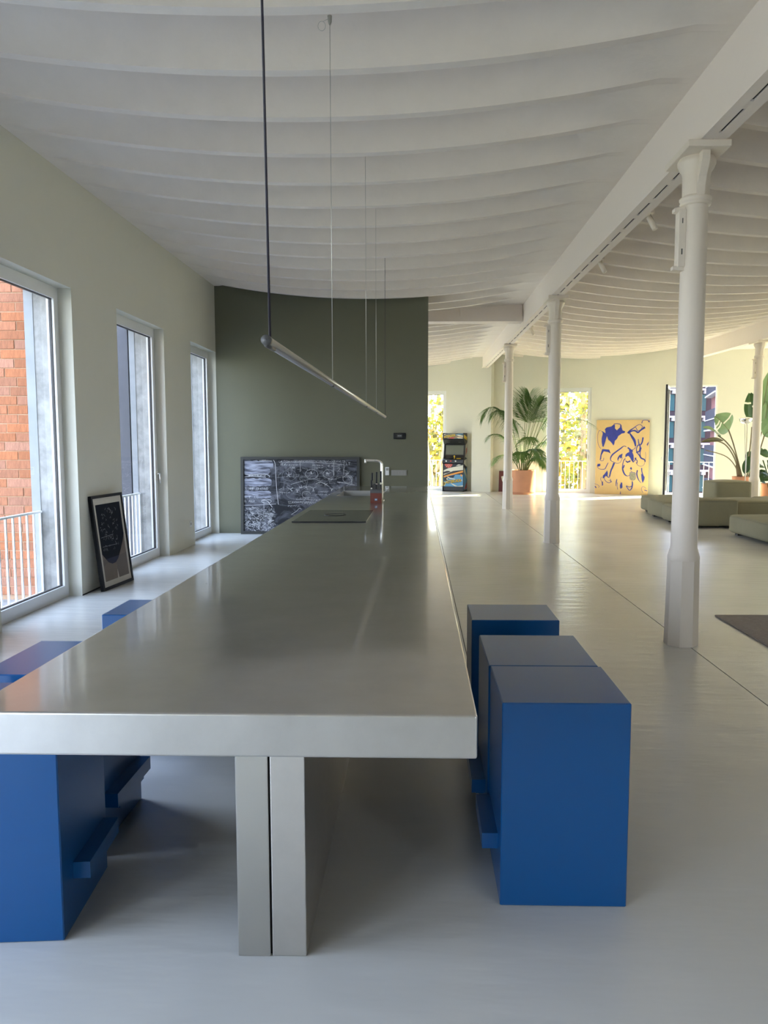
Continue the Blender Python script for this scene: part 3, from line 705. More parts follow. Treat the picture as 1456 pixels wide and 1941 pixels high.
poly([(.13, .285), (.22, .235), (.36, .205), (.50, .21), (.60, .245), (.68, .29)], .0055, M['navy2'], 'print_slate_band', fp)
poly([(.53, .12), (.56, .0), (.50, .0)], .0055, M['mount'], 'print_light_wedge', fp)
pw_ = MB(); rr = random.Random(5)
def pl2(pts, w=.004): pw_.ribbon([(.075+u*(PW-.15), .085+v*(PH-.18)) for u, v in pts], w, lambda x, y: (x, .005, y))
pl2([(.05, .57), (.55, .585)]); pl2([(.52, .58), (.53, .53)]); pl2([(.06, .45), (.66, .445)])
for _ in range(60):
    u, v = rr.uniform(.08, .8), rr.uniform(.38, .95); pl2([(u+rr.uniform(-.04, .04), v+rr.uniform(-.025, .025)) for _ in range(4)], .003)
pw_.build('print_scribbles', M['chalkdim'], fp)

# small wall devices
d = thing('wall_panel', 'small black control panel with dark screen on the olive wall', 'panel', (-.306, 12.58, 1.598))
MB().rbox((-.10, -.025, -.05), (.10, 0, .05), .008).build('housing', M['plastic'], d)
MB().box((-.045, -.0262, -.025), (.045, -.025, .03)).build('screen', M['hob'], d)
for i in range(3): MB().box((-.03+.022*i, -.0272, -.004), (-.016+.022*i, -.0262, .010)).build('screen_mark', M['chalkdim'], d)
d = thing('switch_plate', 'grey five gang switch plate on the olive wall', 'switch', (-.315, 12.58, 1.0))
MB().rbox((-.128, -.008, -.045), (.128, 0, .045), .002, seg=1).build('plate', M['greyplastic'], d)
for i in range(5): MB().rbox((-.118+.048*i, -.013, -.034), (-.118+.044+.048*i, -.008, .034), .002, seg=1).build('rocker', M['greyplastic'], d)
d = thing('remote_control', 'small white wall remote left of the grey switch plate', 'remote', (-.507, 12.58, 1.027))
MB().rbox((-.033, -.022, -.068), (.033, 0, .068), .008).build('holder', M['whiteplastic'], d)
MB().box((-.02, -.0235, .01), (.02, -.022, .05)).build('display', M['greyplastic'], d)
d = thing('wall_socket', 'white socket low on the pier between middle and furthest left windows', 'socket', (LX, 10.98, .324))
MB().rbox((0, -.042, -.042), (.009, .042, .042), .003, seg=1).build('plate', M['whiteplastic'], d)
MB().lathe([(.02, 0), (.02, .002)], 16).build('socket_face', M['greyplastic'], d, (.009, 0, 0), (0, PI/2, 0))

tag(MB().rbox((2.565, 3.4, 0), (5.2, 6.61, .014), .006, seg=1).build('rug', M['rug']), 'flat taupe rug on the floor right of the nearest column', 'rug')

# ================================================================== SOFA MODULES
def sofa(label, x0, x1, y0, y1, h, rz=0., dome=.035):
    r = thing('sofa_module', label, 'sofa', ((x0+x1)/2, (y0+y1)/2, 0), rz, 'modular sofa blocks')
    w, d = x1-x0, y1-y0; bm = bmesh.new(); bmesh.ops.create_cube(bm, size=1)
    for v in bm.verts: v.co = Vector((v.co.x*w, v.co.y*d, .04+(v.co.z+.5)*(h-.04)))
    bmesh.ops.bevel(bm, geom=bm.edges[:], offset=.055, segments=4, affect='EDGES', profile=.5)
    bmesh.ops.subdivide_edges(bm, edges=[e for e in bm.edges if e.calc_length() > .2], cuts=6, use_grid_fill=True)
    for v in bm.verts:
        ax = max(0, 1-(2*v.co.x/w)**2); ay = max(0, 1-(2*v.co.y/d)**2); az = max(0, 1-((v.co.z-h/2)/(h/2))**2)
        if v.co.z > h-.02: v.co.z += dome*(ax*ay)**.7
        if abs(v.co.x) > w/2-.02: v.co.x *= 1+.03*ay*az
        if abs(v.co.y) > d/2-.02: v.co.y *= 1+.03*ax*az
    for f in bm.faces: f.smooth = True
    me = bpy.data.meshes.new('cushion'); bm.to_mesh(me); bm.free(); me.materials.append(M['sofa'])
    link('cushion', me, r)
    e = .012; zz = h-.018
    pts = []
    for cx, cy, a0 in ((w/2-.055, d/2-.055, 0), (-w/2+.055, d/2-.055, PI/2), (-w/2+.055, -d/2+.055, PI), (w/2-.055, -d/2+.055, 1.5*PI)):
        for k in range(4): aa = a0+PI/2*k/3; pts.append((cx+.053*math.cos(aa), cy+.053*math.sin(aa), zz))
    pts.append(pts[0]); MB().tube(pts, .0045, 5, caps=False).build('piping', M['sofa'], r)
    ft = MB().box((-.05, -.05, 0), (.05, .05, .045)).mesh('foot', M['foot'])
    for sx_ in (-1, 1):
        for sy_ in (-1, 1): link('foot', ft, r, (sx_*(w/2-.14), sy_*(d/2-.12), 0))
    return r
sofa('low olive sofa ottoman at the far left end, nearest the painting', 4.86, 5.95, 15.86, 16.90, .345)
sofa('olive sofa block behind the nearest column, its left side showing with a creased top', 4.63, 5.45, 13.98, 14.70, .335)
sofa('low olive sofa block sandwiched between the far ottoman and the creased one', 4.68, 5.55, 14.74, 15.80, .345)
sofa('dark olive sofa back facing the camera just right of the nearest column', 4.72, 5.56, 13.42, 13.94, .50, dome=.02)
sofa('olive sofa block right of the dark sofa back, behind the near ottoman', 5.60, 6.62, 13.95, 14.95, .43)
sofa('tall olive sofa backrest block in front of the open window', 6.31, 7.08, 16.45, 17.20, .66, dome=.03)
sofa('pale olive ottoman nearest the camera at the right picture edge', 5.06, 6.5, 11.15, 12.60, .325)
sofa('olive sofa block furthest right, below the column among the plants', 6.95, 8.0, 15.2, 16.2, .37)

# ================================================================== ARCADE CABINET
ac = thing('arcade_cabinet', 'black arcade cabinet with yellow lettering standing against the far wall', 'arcade machine', far(.89/cf, -.50), FA)
AW, AH = .66, 1.775
prof = [(.0, 0), (.0, .13), (.035, .16), (.035, .83), (-.03, .86), (-.03, .965), (.06, 1.0), (.13, 1.12), (.19, 1.42), (.03, 1.575), (-.0, 1.6), (.0, 1.775), (.42, 1.775), (.45, 1.70), (.45, 0)]
for xx in (0, AW-.022): MB().prism(prof, 'x', xx, xx+.022).build('side_panel', M['a_black'], ac)
def apan(z0, y0, z1, y1, m, name, t=.012):
    return MB().prism([(y0, z0), (y1, z1), (y1+t, z1), (y0+t, z0)], 'x', .022, AW-.022).build(name, m, ac)
apan(.02, .03, .15, .03, M['a_black'], 'kick_plate')
lowp = apan(.15, .05, .84, .05, M['a_black'], 'front_panel')
MB().prism([(-.02, .865), (-.02, .965), (.10, 1.01), (.16, 1.10), (.16, .865)], 'x', .022, AW-.022).build('control_panel', M['a_black'], ac)
bez = apan(1.09, .14, 1.43, .22, M['a_black'], 'screen_bezel')
MB().prism([(.147, 1.12), (.213, 1.40), (.207, 1.40), (.141, 1.12)], 'x', .055, AW-.045).build('screen', mat('crt_screen', (.13, .14, .115), .25), ac)
MB().prism([(.20, 1.42), (.04, 1.58), (.05, 1.60), (.22, 1.44)], 'x', .022, AW-.022).build('speaker_panel', M['a_black'], ac)
for xx in (.11, .47):
    sg_ = MB()
    for k in range(5): sg_.box((xx+.018*k, .118-.002, 1.49), (xx+.006+.018*k, .12, 1.512))
    sg_.build('speaker_grille', M['a_grey'], ac)
apan(1.60, .005, 1.765, .005, M['a_black'], 'marquee')
MB().prism([(.012, 1.765), (.43, 1.765), (.46, 1.70), (.46, .02), (.44, .02), (.44, 1.745), (.012, 1.745)], 'x', .022, AW-.022).build('rear_shell', M['a_black'], ac)
for x, m in ((.125, 'whiteplastic'), (.27, 'a_red'), (.42, 'whiteplastic')):
    MB().lathe([(.024, 0), (.024, .008), (.015, .012)], 16).build('button', M[m], ac, (x, -.03+.009, .925), (PI/2, 0, 0))
js = MB().tube([(.36, .06, .99), (.36, .055, 1.065)], .012, 8).lathe([(.001, 1.05), (.022, 1.06), (.026, 1.075), (.02, 1.09), (.001, 1.1)], 12, (.36, .055)).build('joystick', M['a_yellow'], ac)
MB().prism([(.045, .9935), (.085, 1.0085), (.085, 1.0125), (.045, .9975)], 'x', .42, .56).build('control_label', M['a_yellow'], ac)
def af(px, py): # crop pixels of the lower front panel to local x, z
    return ((px-242)/(558-242)*(AW-.044)+.022, .84-(py-1330)/(1712-1330)*.69)
def art(pts, m, lv, name='panel_art', f=af, y=.05):
    q = [f(*p) for p in pts]; q = [(min(max(a, .023), AW-.023), b) for a, b in q]
    v = [(a, y-.0012*lv, b) for a, b in q]; n = len(v)
    return MB().add(v, [list(range(n))]).build(name, M[m], ac)
art([(242, 1560), (330, 1520), (450, 1510), (558, 1510), (558, 1712), (242, 1712)], 'a_blue', 1)
art([(242, 1440), (330, 1400), (450, 1375), (558, 1350), (558, 1430), (400, 1450), (300, 1490), (242, 1520)], 'a_cream', 2)
art([(242, 1470), (290, 1450), (330, 1450), (360, 1462), (300, 1485), (242, 1500)], 'a_black', 3)
art([(242, 1535), (340, 1505), (558, 1440), (558, 1470), (340, 1530), (242, 1565)], 'a_orange', 3)
art([(242, 1520), (340, 1490), (558, 1430), (558, 1442), (340, 1505), (242, 1535)], 'a_black', 4)
art([(250, 1565), (320, 1540), (400, 1520), (430, 1520), (400, 1565), (330, 1560), (300, 1620), (250, 1620)], 'a_black', 2)
art([(310, 1545), (360, 1570), (430, 1580), (420, 1592), (350, 1582), (300, 1560)], 'a_cream', 3)
art([(242, 1630), (268, 1640), (270, 1690), (242, 1705)], 'a_yellow', 2); art([(248, 1645), (262, 1650), (262, 1680), (248, 1690)], 'a_black', 3)
art([(350, 1655), (390, 1665), (470, 1705), (558, 1690), (558, 1712), (430, 1712)], 'a_cream', 2)
art([(520, 1500), (545, 1515), (540, 1545), (515, 1530)], 'a_orange', 4); art([(525, 1590), (545, 1595), (545, 1620), (525, 1615)], 'a_cream', 4)
art([(290, 1575), (305, 1570), (315, 1585), (305, 1600), (290, 1595)], 'a_cream', 4)
art([(258, 1332), (388, 1332), (380, 1362), (352, 1390), (320, 1398), (290, 1388), (266, 1362)], 'a_red', 2)
for k in range(5):
    aa = PI*(k+.5)/5; art([(322, 1334), (322+60*math.cos(aa)-3, 1334+58*math.sin(aa)), (322+60*math.cos(aa)+3, 1334+58*math.sin(aa))], 'a_cream', 3)
art([(440, 1365), (480, 1338), (510, 1340), (520, 1350), (470, 1362)], 'a_cream', 3)
def am(px, py): return ((px-235)/(553-235)*(AW-.044)+.022, 1.765-(py-838)/(932-838)*.165)
def artm(pts, m, lv): return art(pts, m, lv, 'marquee_art', am, .005)
artm([(235, 890), (300, 850), (400, 842), (553, 870), (553, 928), (440, 932), (300, 925)], 'a_grey', 1)
artm([(440, 862), (500, 870), (553, 880), (553, 895), (490, 890)], 'a_cream', 2); artm([(450, 905), (540, 915), (553, 928), (480, 925)], 'a_cream', 2)
artm([(310, 925), (360, 908), (430, 905), (400, 928)], 'a_red', 2); artm([(400, 870), (470, 850), (553, 845), (553, 855)], 'a_blue', 2); artm([(240, 855), (290, 848), (250, 868)], 'a_cream', 2)
artm([(430, 896), (553, 905), (553, 912), (430, 902)], 'a_orange', 3)
def lettering(txt, size, m, x, y, z, ang, sx_=1., bold=.0):
    c = bpy.data.curves.new('lettering', 'FONT'); c.body = txt; c.size = size; c.align_x = 'CENTER'; c.align_y = 'CENTER'; c.extrude = .0004; c.offset = bold
    c.materials.append(m); tmp = link('tmp', c); bpy.context.view_layer.update()
    me = bpy.data.meshes.new_from_object(tmp.evaluated_get(bpy.context.evaluated_depsgraph_get())); me.name = 'lettering'
    bpy.data.objects.remove(tmp); bpy.data.curves.remove(c)
    o = link('lettering', me, ac, (x, y, z), (PI/2, -ang, 0)); o.scale = (sx_, 1, 1); return o
x_, z_ = af(400, 1625)
lettering('ASTEROIDS', .118, M['a_black'], x_+.004, .0415, z_-.005, math.radians(8), .82, .008); lettering('ASTEROIDS', .118, M['a_yellow'], x_, .040, z_, math.radians(8), .82, .002)
x_, z_ = am(338, 888)
lettering('ASTEROIDS', .088, M['a_black'], x_+.003, -.0035, z_-.004, math.radians(9), .80, .007); lettering('ASTEROIDS', .088, M['a_yellow'], x_, -.005, z_, math.radians(9), .80, .002)
def side(pts, m, lv): # right side art, local y, z
    v = [(AW+.0012*lv, a, b) for a, b in pts]; return MB().add(v, [list(range(len(v)))]).build('side_art', M[m], ac)
side([(.05, .05), (.44, .05), (.44, .75), (.05, .60)], 'a_blue', 1); side([(.05, .60), (.44, .35), (.44, .48), (.05, .75)], 'a_cream', 2)
side([(.1, .08), (.44, .3), (.44, .12), (.3, .06)], 'a_red', 2); side([(.05, .85), (.44, .72), (.44, 1.0), (.1, .95)], 'a_cream', 1)
side([(.2, 1.05), (.44, 1.0), (.44, 1.5), (.24, 1.4)], 'a_cream', 1); side([(.25, 1.1), (.40, 1.2), (.42, 1.35), (.30, 1.3)], 'a_red', 2); side([(.04, 1.62), (.40, 1.55), (.42, 1.66), (.05, 1.72)], 'a_yellow', 1)

# ================================================================== PAINTING
pt = thing('painting', 'large ochre canvas with loose blue brush strokes leaning on the far wall', 'painting', far(5.19/cf, -.20), FA)
CW, CH = 1.47, 2.14; pt.rotation_euler = (-math.atan(.15/2.14), 0, FA)
MB().rbox((0, 0, 0), (CW, .035, CH), .004, seg=1).build('canvas', M['canvas'], pt)
def cv(px, py):
    v = (py-155)/1364; l = 270-35*v; r = 1218-28*v
    return ((px-l)/(r-l)*CW, CH*(1-v))
def c3(x, y): return (x, -.003, y)
st = MB(); K = CW/948
def brush(pts, w):
    q = [cv(*p) for p in pts]; n0 = len(q)
    ws = w if isinstance(w, (list, tuple)) else [w]*n0
    q3 = smooth_path([(a, b, c*K) for (a, b), c in zip(q, ws)], 4)
    st.ribbon([(v.x, v.y) for v in q3], [max(.003, v.z) for v in q3], c3)
def blob(pts, m='paintblue', off=-.0035):
    q = [cv(*p) for p in pts]; MB().add([(a, off, b) for a, b in q], [list(range(len(q)))]).build('paint_patch', M[m], pt)
blob([(425, 350), (440, 310), (515, 280), (540, 270), (580, 235), (600, 250), (600, 310), (635, 345), (690, 290), (695, 240), (720, 290), (735, 345), (785, 365), (770, 395), (720, 405), (690, 430), (660, 450), (645, 490), (620, 520), (600, 535), (590, 590), (575, 625), (545, 580), (510, 540), (480, 520), (460, 460), (430, 400)])
blob([(350, 350), (390, 370), (430, 400), (455, 450), (440, 500), (425, 560), (395, 650), (375, 640), (360, 560), (360, 490), (375, 430), (380, 390)])
blob([(790, 790), (820, 760), (860, 740), (850, 700), (880, 690), (910, 740), (935, 800), (940, 880), (925, 930), (895, 890), (870, 840), (840, 810), (800, 830), (790, 850)])
blob([(790, 880), (800, 900), (830, 915), (880, 890), (880, 920), (825, 940), (795, 915)])
blob([(650, 850), (680, 800), (740, 770), (725, 850), (700, 860), (690, 830), (665, 880), (665, 910), (645, 880)])
blob([(330, 890), (340, 800), (370, 690), (400, 690), (500, 700), (525, 770), (480, 745), (400, 730), (360, 800), (350, 880)])
blob([(385, 1180), (420, 1140), (465, 1080), (475, 1130), (470, 1190), (520, 1220), (480, 1215), (440, 1180), (410, 1220), (380, 1230)])
blob([(870, 1120), (965, 1115), (970, 1245), (880, 1250)], 'paintgrey'); blob([(890, 1010), (910, 1040), (900, 1070), (870, 1045)])
blob([(285, 965), (335, 960), (340, 990), (310, 1015), (285, 1000)]); blob([(1070, 1130), (1135, 1190), (1130, 1240), (1100, 1305), (1080, 1240)])
blob([(695, 1340), (735, 1300), (740, 1390), (710, 1420), (695, 1390)]); blob([(365, 1300), (385, 1280), (390, 1350), (370, 1370)]); blob([(1165, 600), (1205, 545), (1195, 590), (1175, 635)]); blob([(1185, 170), (1215, 180), (1210, 205), (1190, 195)])
blob([(695, 1500), (705, 1450), (712, 1500), (702, 1525)])
for pts, w in (([(345, 345), (310, 360), (290, 430), (290, 540), (310, 630), (350, 685)], 7), ([(580, 230), (640, 222), (700, 240), (715, 280)], 12), ([(420, 340), (450, 300), (520, 285)], 14),
    ([(830, 400), (870, 350), (940, 300), (1000, 255), (1050, 245), (1085, 280), (1050, 340), (1000, 350), (975, 300), (940, 290)], [34, 26, 14, 10, 9, 9, 8, 12, 9, 8]), ([(840, 400), (900, 360), (960, 355), (1010, 385), (1060, 345), (1130, 290)], [26, 24, 28, 30, 22, 40]),
    ([(865, 400), (910, 470), (950, 540), (970, 640)], [22, 40, 44, 20]), ([(970, 655), (940, 690), (900, 705)], 10), ([(830, 660), (880, 700), (920, 730)], 26),
    ([(1015, 505), (1025, 580), (1050, 640), (1040, 720), (1000, 740), (985, 690), (1010, 620), (1055, 610), (1085, 560), (1100, 475)], [12, 18, 22, 26, 20, 14, 20, 22, 24, 26]), ([(980, 740), (1030, 790), (1070, 850), (1130, 880), (1140, 920)], [14, 20, 26, 22, 18]), ([(1070, 660), (1050, 760), (1060, 830)], 14),
    ([(805, 645), (760, 635), (700, 680), (620, 740), (560, 790), (525, 850), (530, 900), (590, 930), (640, 950), (700, 930), (740, 840)], [10, 12, 22, 24, 26, 20, 10, 8, 7, 7, 7]), ([(590, 940), (560, 1020), (530, 1090), (505, 1200)], [34, 30, 26, 22]),
    ([(790, 860), (760, 900), (740, 990), (745, 1070), (780, 1150), (830, 1180), (870, 1160)], [16, 14, 14, 26, 24, 10, 8]), ([(770, 980), (750, 1040)], 22), ([(925, 930), (960, 890), (980, 850), (960, 860), (1000, 900), (990, 950)], 14), ([(980, 930), (1010, 980), (1070, 1000), (1120, 970), (1140, 900)], 6), ([(1145, 740), (1150, 830), (1135, 900)], 5),
    ([(280, 990), (300, 1040), (350, 1062), (420, 1055), (450, 1000), (480, 940)], [10, 8, 9, 12, 14, 12]), ([(400, 1200), (430, 1270), (490, 1310), (530, 1290), (520, 1240)], 10), ([(360, 1200), (345, 1250), (375, 1310)], 7), ([(400, 850), (390, 900), (345, 905), (330, 870)], 8), ([(490, 1260), (550, 1285), (520, 1300)], 6),
    ([(1005, 1070), (995, 1140), (1015, 1220), (1050, 1280), (1075, 1300)], [20, 22, 18, 10, 6]), ([(1080, 1030), (1085, 1100), (1110, 1180)], [20, 16, 22]), ([(640, 1240), (628, 1300), (622, 1370)], [14, 18, 6]), ([(650, 1300), (645, 1370), (655, 1430)], 8), ([(720, 1300), (715, 1350)], 20),
    ([(915, 1275), (918, 1330), (905, 1400), (870, 1440), (830, 1400), (810, 1360), (860, 1380), (910, 1360)], [16, 24, 20, 14, 14, 14, 12, 14]), ([(235, 1330), (290, 1350), (320, 1380), (300, 1400)], 6), ([(240, 1375), (265, 1410)], 16), ([(1160, 1400), (1110, 1365), (1080, 1400), (1090, 1450), (1110, 1475)], 6), ([(1130, 1430), (1180, 1445)], 14),
    ([(1075, 220), (1100, 165), (1190, 165)], [14, 9, 8]), ([(880, 1080), (915, 1110)], 8), ([(900, 1130), (950, 1180)], 8), ([(870, 1115), (880, 1240), (965, 1240), (965, 1120), (870, 1115)], 7)):
    brush(pts, w)
st.build('brush_strokes', M['paintblue'], pt)

# small picture on the floor behind the third column
sp = thing('small_picture', 'small dark red picture with a pale shape on the floor by the palm pot', 'picture', far(2.47/cf, -.10), FA)
sp.rotation_euler = (-.09, 0, FA)
MB().box((0, 0, 0), (.42, .025, .63)).build('panel', mat('oxblood_print', (.11, .022, .02), .6), sp)
MB().box((0, -.004, 0), (.015, 0, .63)).box((.405, -.004, 0), (.42, 0, .63)).box((.015, -.004, .615), (.405, 0, .63)).box((.015, -.004, 0), (.405, 0, .015)).build('frame', mat('red_brown_frame', (.14, .05, .03), .5), sp)
MB().add([(x, -.002, z) for x, z in ((.07, .46), (.30, .53), (.36, .3), (.30, .05), (.15, .05), (.16, .25), (.10, .33))], [list(range(7))]).build('pale_shape', M['mount'], sp)

# ================================================================== PLANTS
def pot(parent, r, h, rim=True):
    MB().lathe([(r*.93, 0), (r*.95, .05), (r*1.0, .06), (r, .085), (r, h-.03), (r*1.02, h-.02), (r*1.02, h), (r*.94, h), (r*.93, h-.05)], 32).build('pot', M['terra'], parent)
    MB().lathe([(r*.95, h-.06), (r*.5, h-.045), (.01, h-.04)], 24).build('soil', M['soil'], parent)
rp_ = random.Random(11)
def frond(parent, p0, p1, p2, p3, ll=.5, n=26, bare=.45, droop=.5, wleaf=.028, m='palm', twist=0., fold=.55, side=None):
    P = [Vector(p) for p in (p0, p1, p2, p3)]
    B = lambda t: P[0]*(1-t)**3+P[1]*3*t*(1-t)**2+P[2]*3*t*t*(1-t)+P[3]*t**3
    pts = [B(i/14) for i in range(15)]
    b = MB().tube(pts, [.012-.009*i/14 for i in range(15)], 5, M['palmstem'])
    for i in range(n):
        u = i/(n-1); t = bare+(1-bare)*u; c = B(t); tg = (B(min(1, t+.01))-B(t-.01)).normalized()
        sd = tg.cross(Vector((0, 0, 1)))
        if sd.length < .1: sd = Vector((1, 0, 0))
        sd.normalize()
        if side: sd = Vector(side); sd = (sd-tg*sd.dot(tg)).normalized()
        if twist: sd = Matrix.Rotation(twist, 3, tg) @ sd
        L = ll*(.35+1.0*math.sin(PI*min(1, .16+.80*u))**.8)*(1-.35*u)*rp_.uniform(.88, 1.08)
        for s in (-1, 1):
            d = (sd*s*(1.0-.45*u)+tg*(fold+.7*u)+Vector((0, 0, .12))).normalized()
            q = []; w0 = wleaf*.52*(1-.3*u)
            for k in range(5):
                f = k/4; c1 = c+d*L*f+Vector((0, 0, -droop*L*f*f*rp_.uniform(.85, 1.15)))
                ww = w0*(.5+1.1*math.sin(PI*(.12+.8*f)))*.55 if k < 4 else .001
                wd = d.cross(Vector((0, 0, 1))); wd = wd.normalized() if wd.length > .05 else Vector((1, 0, 0))
                wd = (wd+Vector((0, 0, .5*s))).normalized()
                q += [c1-wd*ww, c1+wd*ww]
            b.add(q, [(2*k, 2*k+1, 2*k+3, 2*k+2) for k in range(4)], M[m], True)
    return b.build('frond', M[m], parent)
pm = thing('potted_palm', 'tall green palm in a big round terracotta pot before the far window', 'plant', (3.02, 22.38, 0))
pot(pm, .375, .70)
F = lambda dx, dz, dy=0: (dx, dy, dz)
z0 = .66
#               control points: base, up, arch, tip   (metres from the pot centre)
frond(pm, (-.03, 0, z0), (.06, 0, 1.5), (.12, -.05, 2.2), (.14, -.2, 2.85), .70, 34, .62, .10, .04, side=(1, 0, 0), fold=.35)
frond(pm, (.02, .05, z0), (.12, .1, 1.5), (.2, .05, 2.2), (.22, -.1, 2.7), .62, 30, .62, .15, .036, side=(1, .2, 0), fold=.25)
frond(pm, (.05, .0, z0), (.15, 0, 1.5), (.3, 0, 2.3), (.55, -.15, 2.72), .5, 28, .6, .3, .034, side=(1, .4, 0), fold=.4)
for k_, (a_, b_) in enumerate(((.02, .06), (.16, .42), (.30, .62), (.10, .25), (.24, .52))):
    MB().tube(smooth_path([(a_*.4, .04*k_-.08, z0), (a_, .03*k_-.06, 1.4), (b_, .0, 2.3)], 5), .009, 6).build('stem', M['palmstem'], pm)
frond(pm, (-.05, .02, z0), (-.25, 0, 1.9), (-.75, -.1, 3.0), (-1.22, -.3, 2.25), .55, 34, .40, .85, .03)
frond(pm, (-.08, -.05, z0), (-.2, -.1, 1.6), (-.45, -.3, 2.75), (-.95, -.4, 2.30), .5, 30, .42, .9, .03)
frond(pm, (.08, .0, z0), (.35, 0, 1.7), (.75, -.1, 2.75), (1.25, -.25, 2.35), .5, 34, .42, .7, .028)
frond(pm, (.1, .05, z0), (.5, .0, 1.6), (1.1, -.1, 2.6), (2.02, -.2, 1.95), .45, 34, .5, .45, .022)
frond(pm, (.1, -.05, z0), (.4, -.2, 1.3), (.8, -.3, 2.1), (1.30, -.4, 1.75), .42, 28, .4, .7, .026)
frond(pm, (-.1, .0, z0), (-.3, -.05, 1.3), (-.6, -.1, 2.0), (-1.05, -.2, 1.62), .42, 28, .4, .6, .026)
frond(pm, (-.1, -.05, z0), (-.25, -.1, 1.0), (-.5, -.2, 1.35), (-.88, -.3, .95), .42, 28, .35, .6, .026)
frond(pm, (.0, -.1, z0), (.0, -.2, 1.2), (.05, -.4, 1.9), (.1, -.9, 1.55), .42, 28, .35, .7, .028)
frond(pm, (.05, -.1, z0), (.1, -.2, 1.0), (.2, -.5, 1.6), (.35, -.9, 1.15), .42, 28, .35, .7, .03)
frond(pm, (-.05, -.12, z0), (-.08, -.3, 1.0), (-.1, -.5, 1.5), (-.2, -.95, 1.05), .40, 28, .35, .7, .03)
frond(pm, (.12, -.08, z0), (.25, -.2, 1.0), (.4, -.4, 1.35), (.55, -.8, .85), .40, 28, .3, .8, .03)
frond(pm, (.1, .1, z0), (.3, .2, 1.3), (.6, .3, 1.75), (.85, .1, 1.35), .40, 28, .35, .7, .028)
frond(pm, (0, .1, z0), (0, .3, 1.4), (-.1, .5, 2.3), (-.4, .6, 2.2), .45, 28, .4, .6, .028)

def big_leaf(parent, base, tip, width, normal, m='strel', slits=(), bend=.08):
    """ovate leaf with a folded midrib and torn slits"""
    b0 = Vector(base); t0 = Vector(tip); ax = t0-b0; L = ax.length; ax.normalize()
    nn = Vector(normal); nn = (nn-ax*nn.dot(ax)).normalized(); sd = ax.cross(nn)
    N = 16; b = MB()
    def w(u): return width*math.sin(PI*min(1, .04+.94*u**.85))**.75
    for s in (-1, 1):
        mid = []; edg = []; mm_ = []
        for i in range(N+1):
            u = i/N; c = b0+ax*L*u+nn*(-bend*L*(2*u-1)**2+bend*L)
            mid.append(c); ww = w(u)
            mm_.append(c+sd*s*ww*.55+nn*ww*.22); edg.append(c+sd*s*ww+nn*ww*.25+ax*L*.03)
        for i in range(N):
            if (i, s) in slits: continue
            b.add([mid[i], mid[i+1], mm_[i+1], mm_[i]], [(0, 1, 2, 3)], M[m], True); b.add([mm_[i], mm_[i+1], edg[i+1], edg[i]], [(0, 1, 2, 3)], M[m], True)
    b.tube(mid, .007, 5, M['stalk' if m == 'strel' else 'streld'])
    return b.build('leaf', M[m], parent)
def stalk(parent, pts, r=.016): return MB().tube(smooth_path(pts, 5), r, 6).build('stalk', M['stalk'], parent)
# coordinates relative to the pot centre
SX, SY = 7.92, 19.1
sp_ = thing('bird_of_paradise_plant', 'leaning plant with big paddle leaves in a terracotta pot behind the sofas', 'plant', (SX, SY, 0))
pot(sp_, .19, .66)
def R_(px, py, dy=0.):   # offset from the pot of a point seen at pixel px, py at the plant's distance + dy
    Y = SY+dy; return ((px-793.1)/1458*Y*1.002-SX, dy, 1.5+(838-py)/1458*Y*1.003)
stalk(sp_, [R_(1401, 908), R_(1390, 870), R_(1380, 838), R_(1371, 815)])
big_leaf(sp_, R_(1371, 817), R_(1345, 790, -.1), .30, (0.1, -1, .3), 'strel', ((9, -1), (11, -1), (7, 1)))
stalk(sp_, [R_(1399, 908), R_(1385, 862), R_(1368, 838), R_(1352, 826)])
big_leaf(sp_, R_(1356, 828), R_(1325, 812, -.2), .16, (0, -.5, 1), 'strel')
stalk(sp_, [R_(1398, 909), R_(1384, 868), R_(1365, 842), R_(1340, 834)])
big_leaf(sp_, R_(1362, 835), R_(1322, 838, -.2), .07, (0, -.7, .5), 'stalk')
stalk(sp_, [R_(1398, 909), R_(1384, 880), R_(1365, 863), R_(1330, 853)], .013)
stalk(sp_, [R_(1404, 909), R_(1412, 850, .1), R_(1414, 810, .1)])
big_leaf(sp_, R_(1414, 800, .1), R_(1408, 748, .1), .20, (-.1, -1, 0), 'streld', ((10, -1), (8, 1)))
stalk(sp_, [R_(1406, 909), R_(1424, 850, .2), R_(1438, 800, .2)])
big_leaf(sp_, R_(1430, 800, .3), R_(1441, 712, .3), .17, (-.4, -1, 0), 'strel')
big_leaf(sp_, R_(1436, 805, .2), R_(1440, 762, .2), .14, (0, -1, .1), 'strel')
stalk(sp_, [R_(1408, 909), R_(1428, 860, .1), R_(1438, 825, .1)])
big_leaf(sp_, R_(1437, 826, .1), R_(1472, 792, -.1), .30, (.2, -1, .5), 'strel', ((8, -1), (10, -1)))
big_leaf(sp_, R_(1404, 897, -.1), R_(1411, 865, -.1), .10, (-.4, -1, .1), 'streld')
big_leaf(sp_, R_(1406, 895, -.1), R_(1416, 877, -.1), .09, (-.2, -1, .3), 'strel')
MB().tube([(-.02, 0, .62), (-.06, .0, .80), (-.10, 0, .95)], [.06, .05, .03], 8).build('sheath', M['stalk'], sp_)

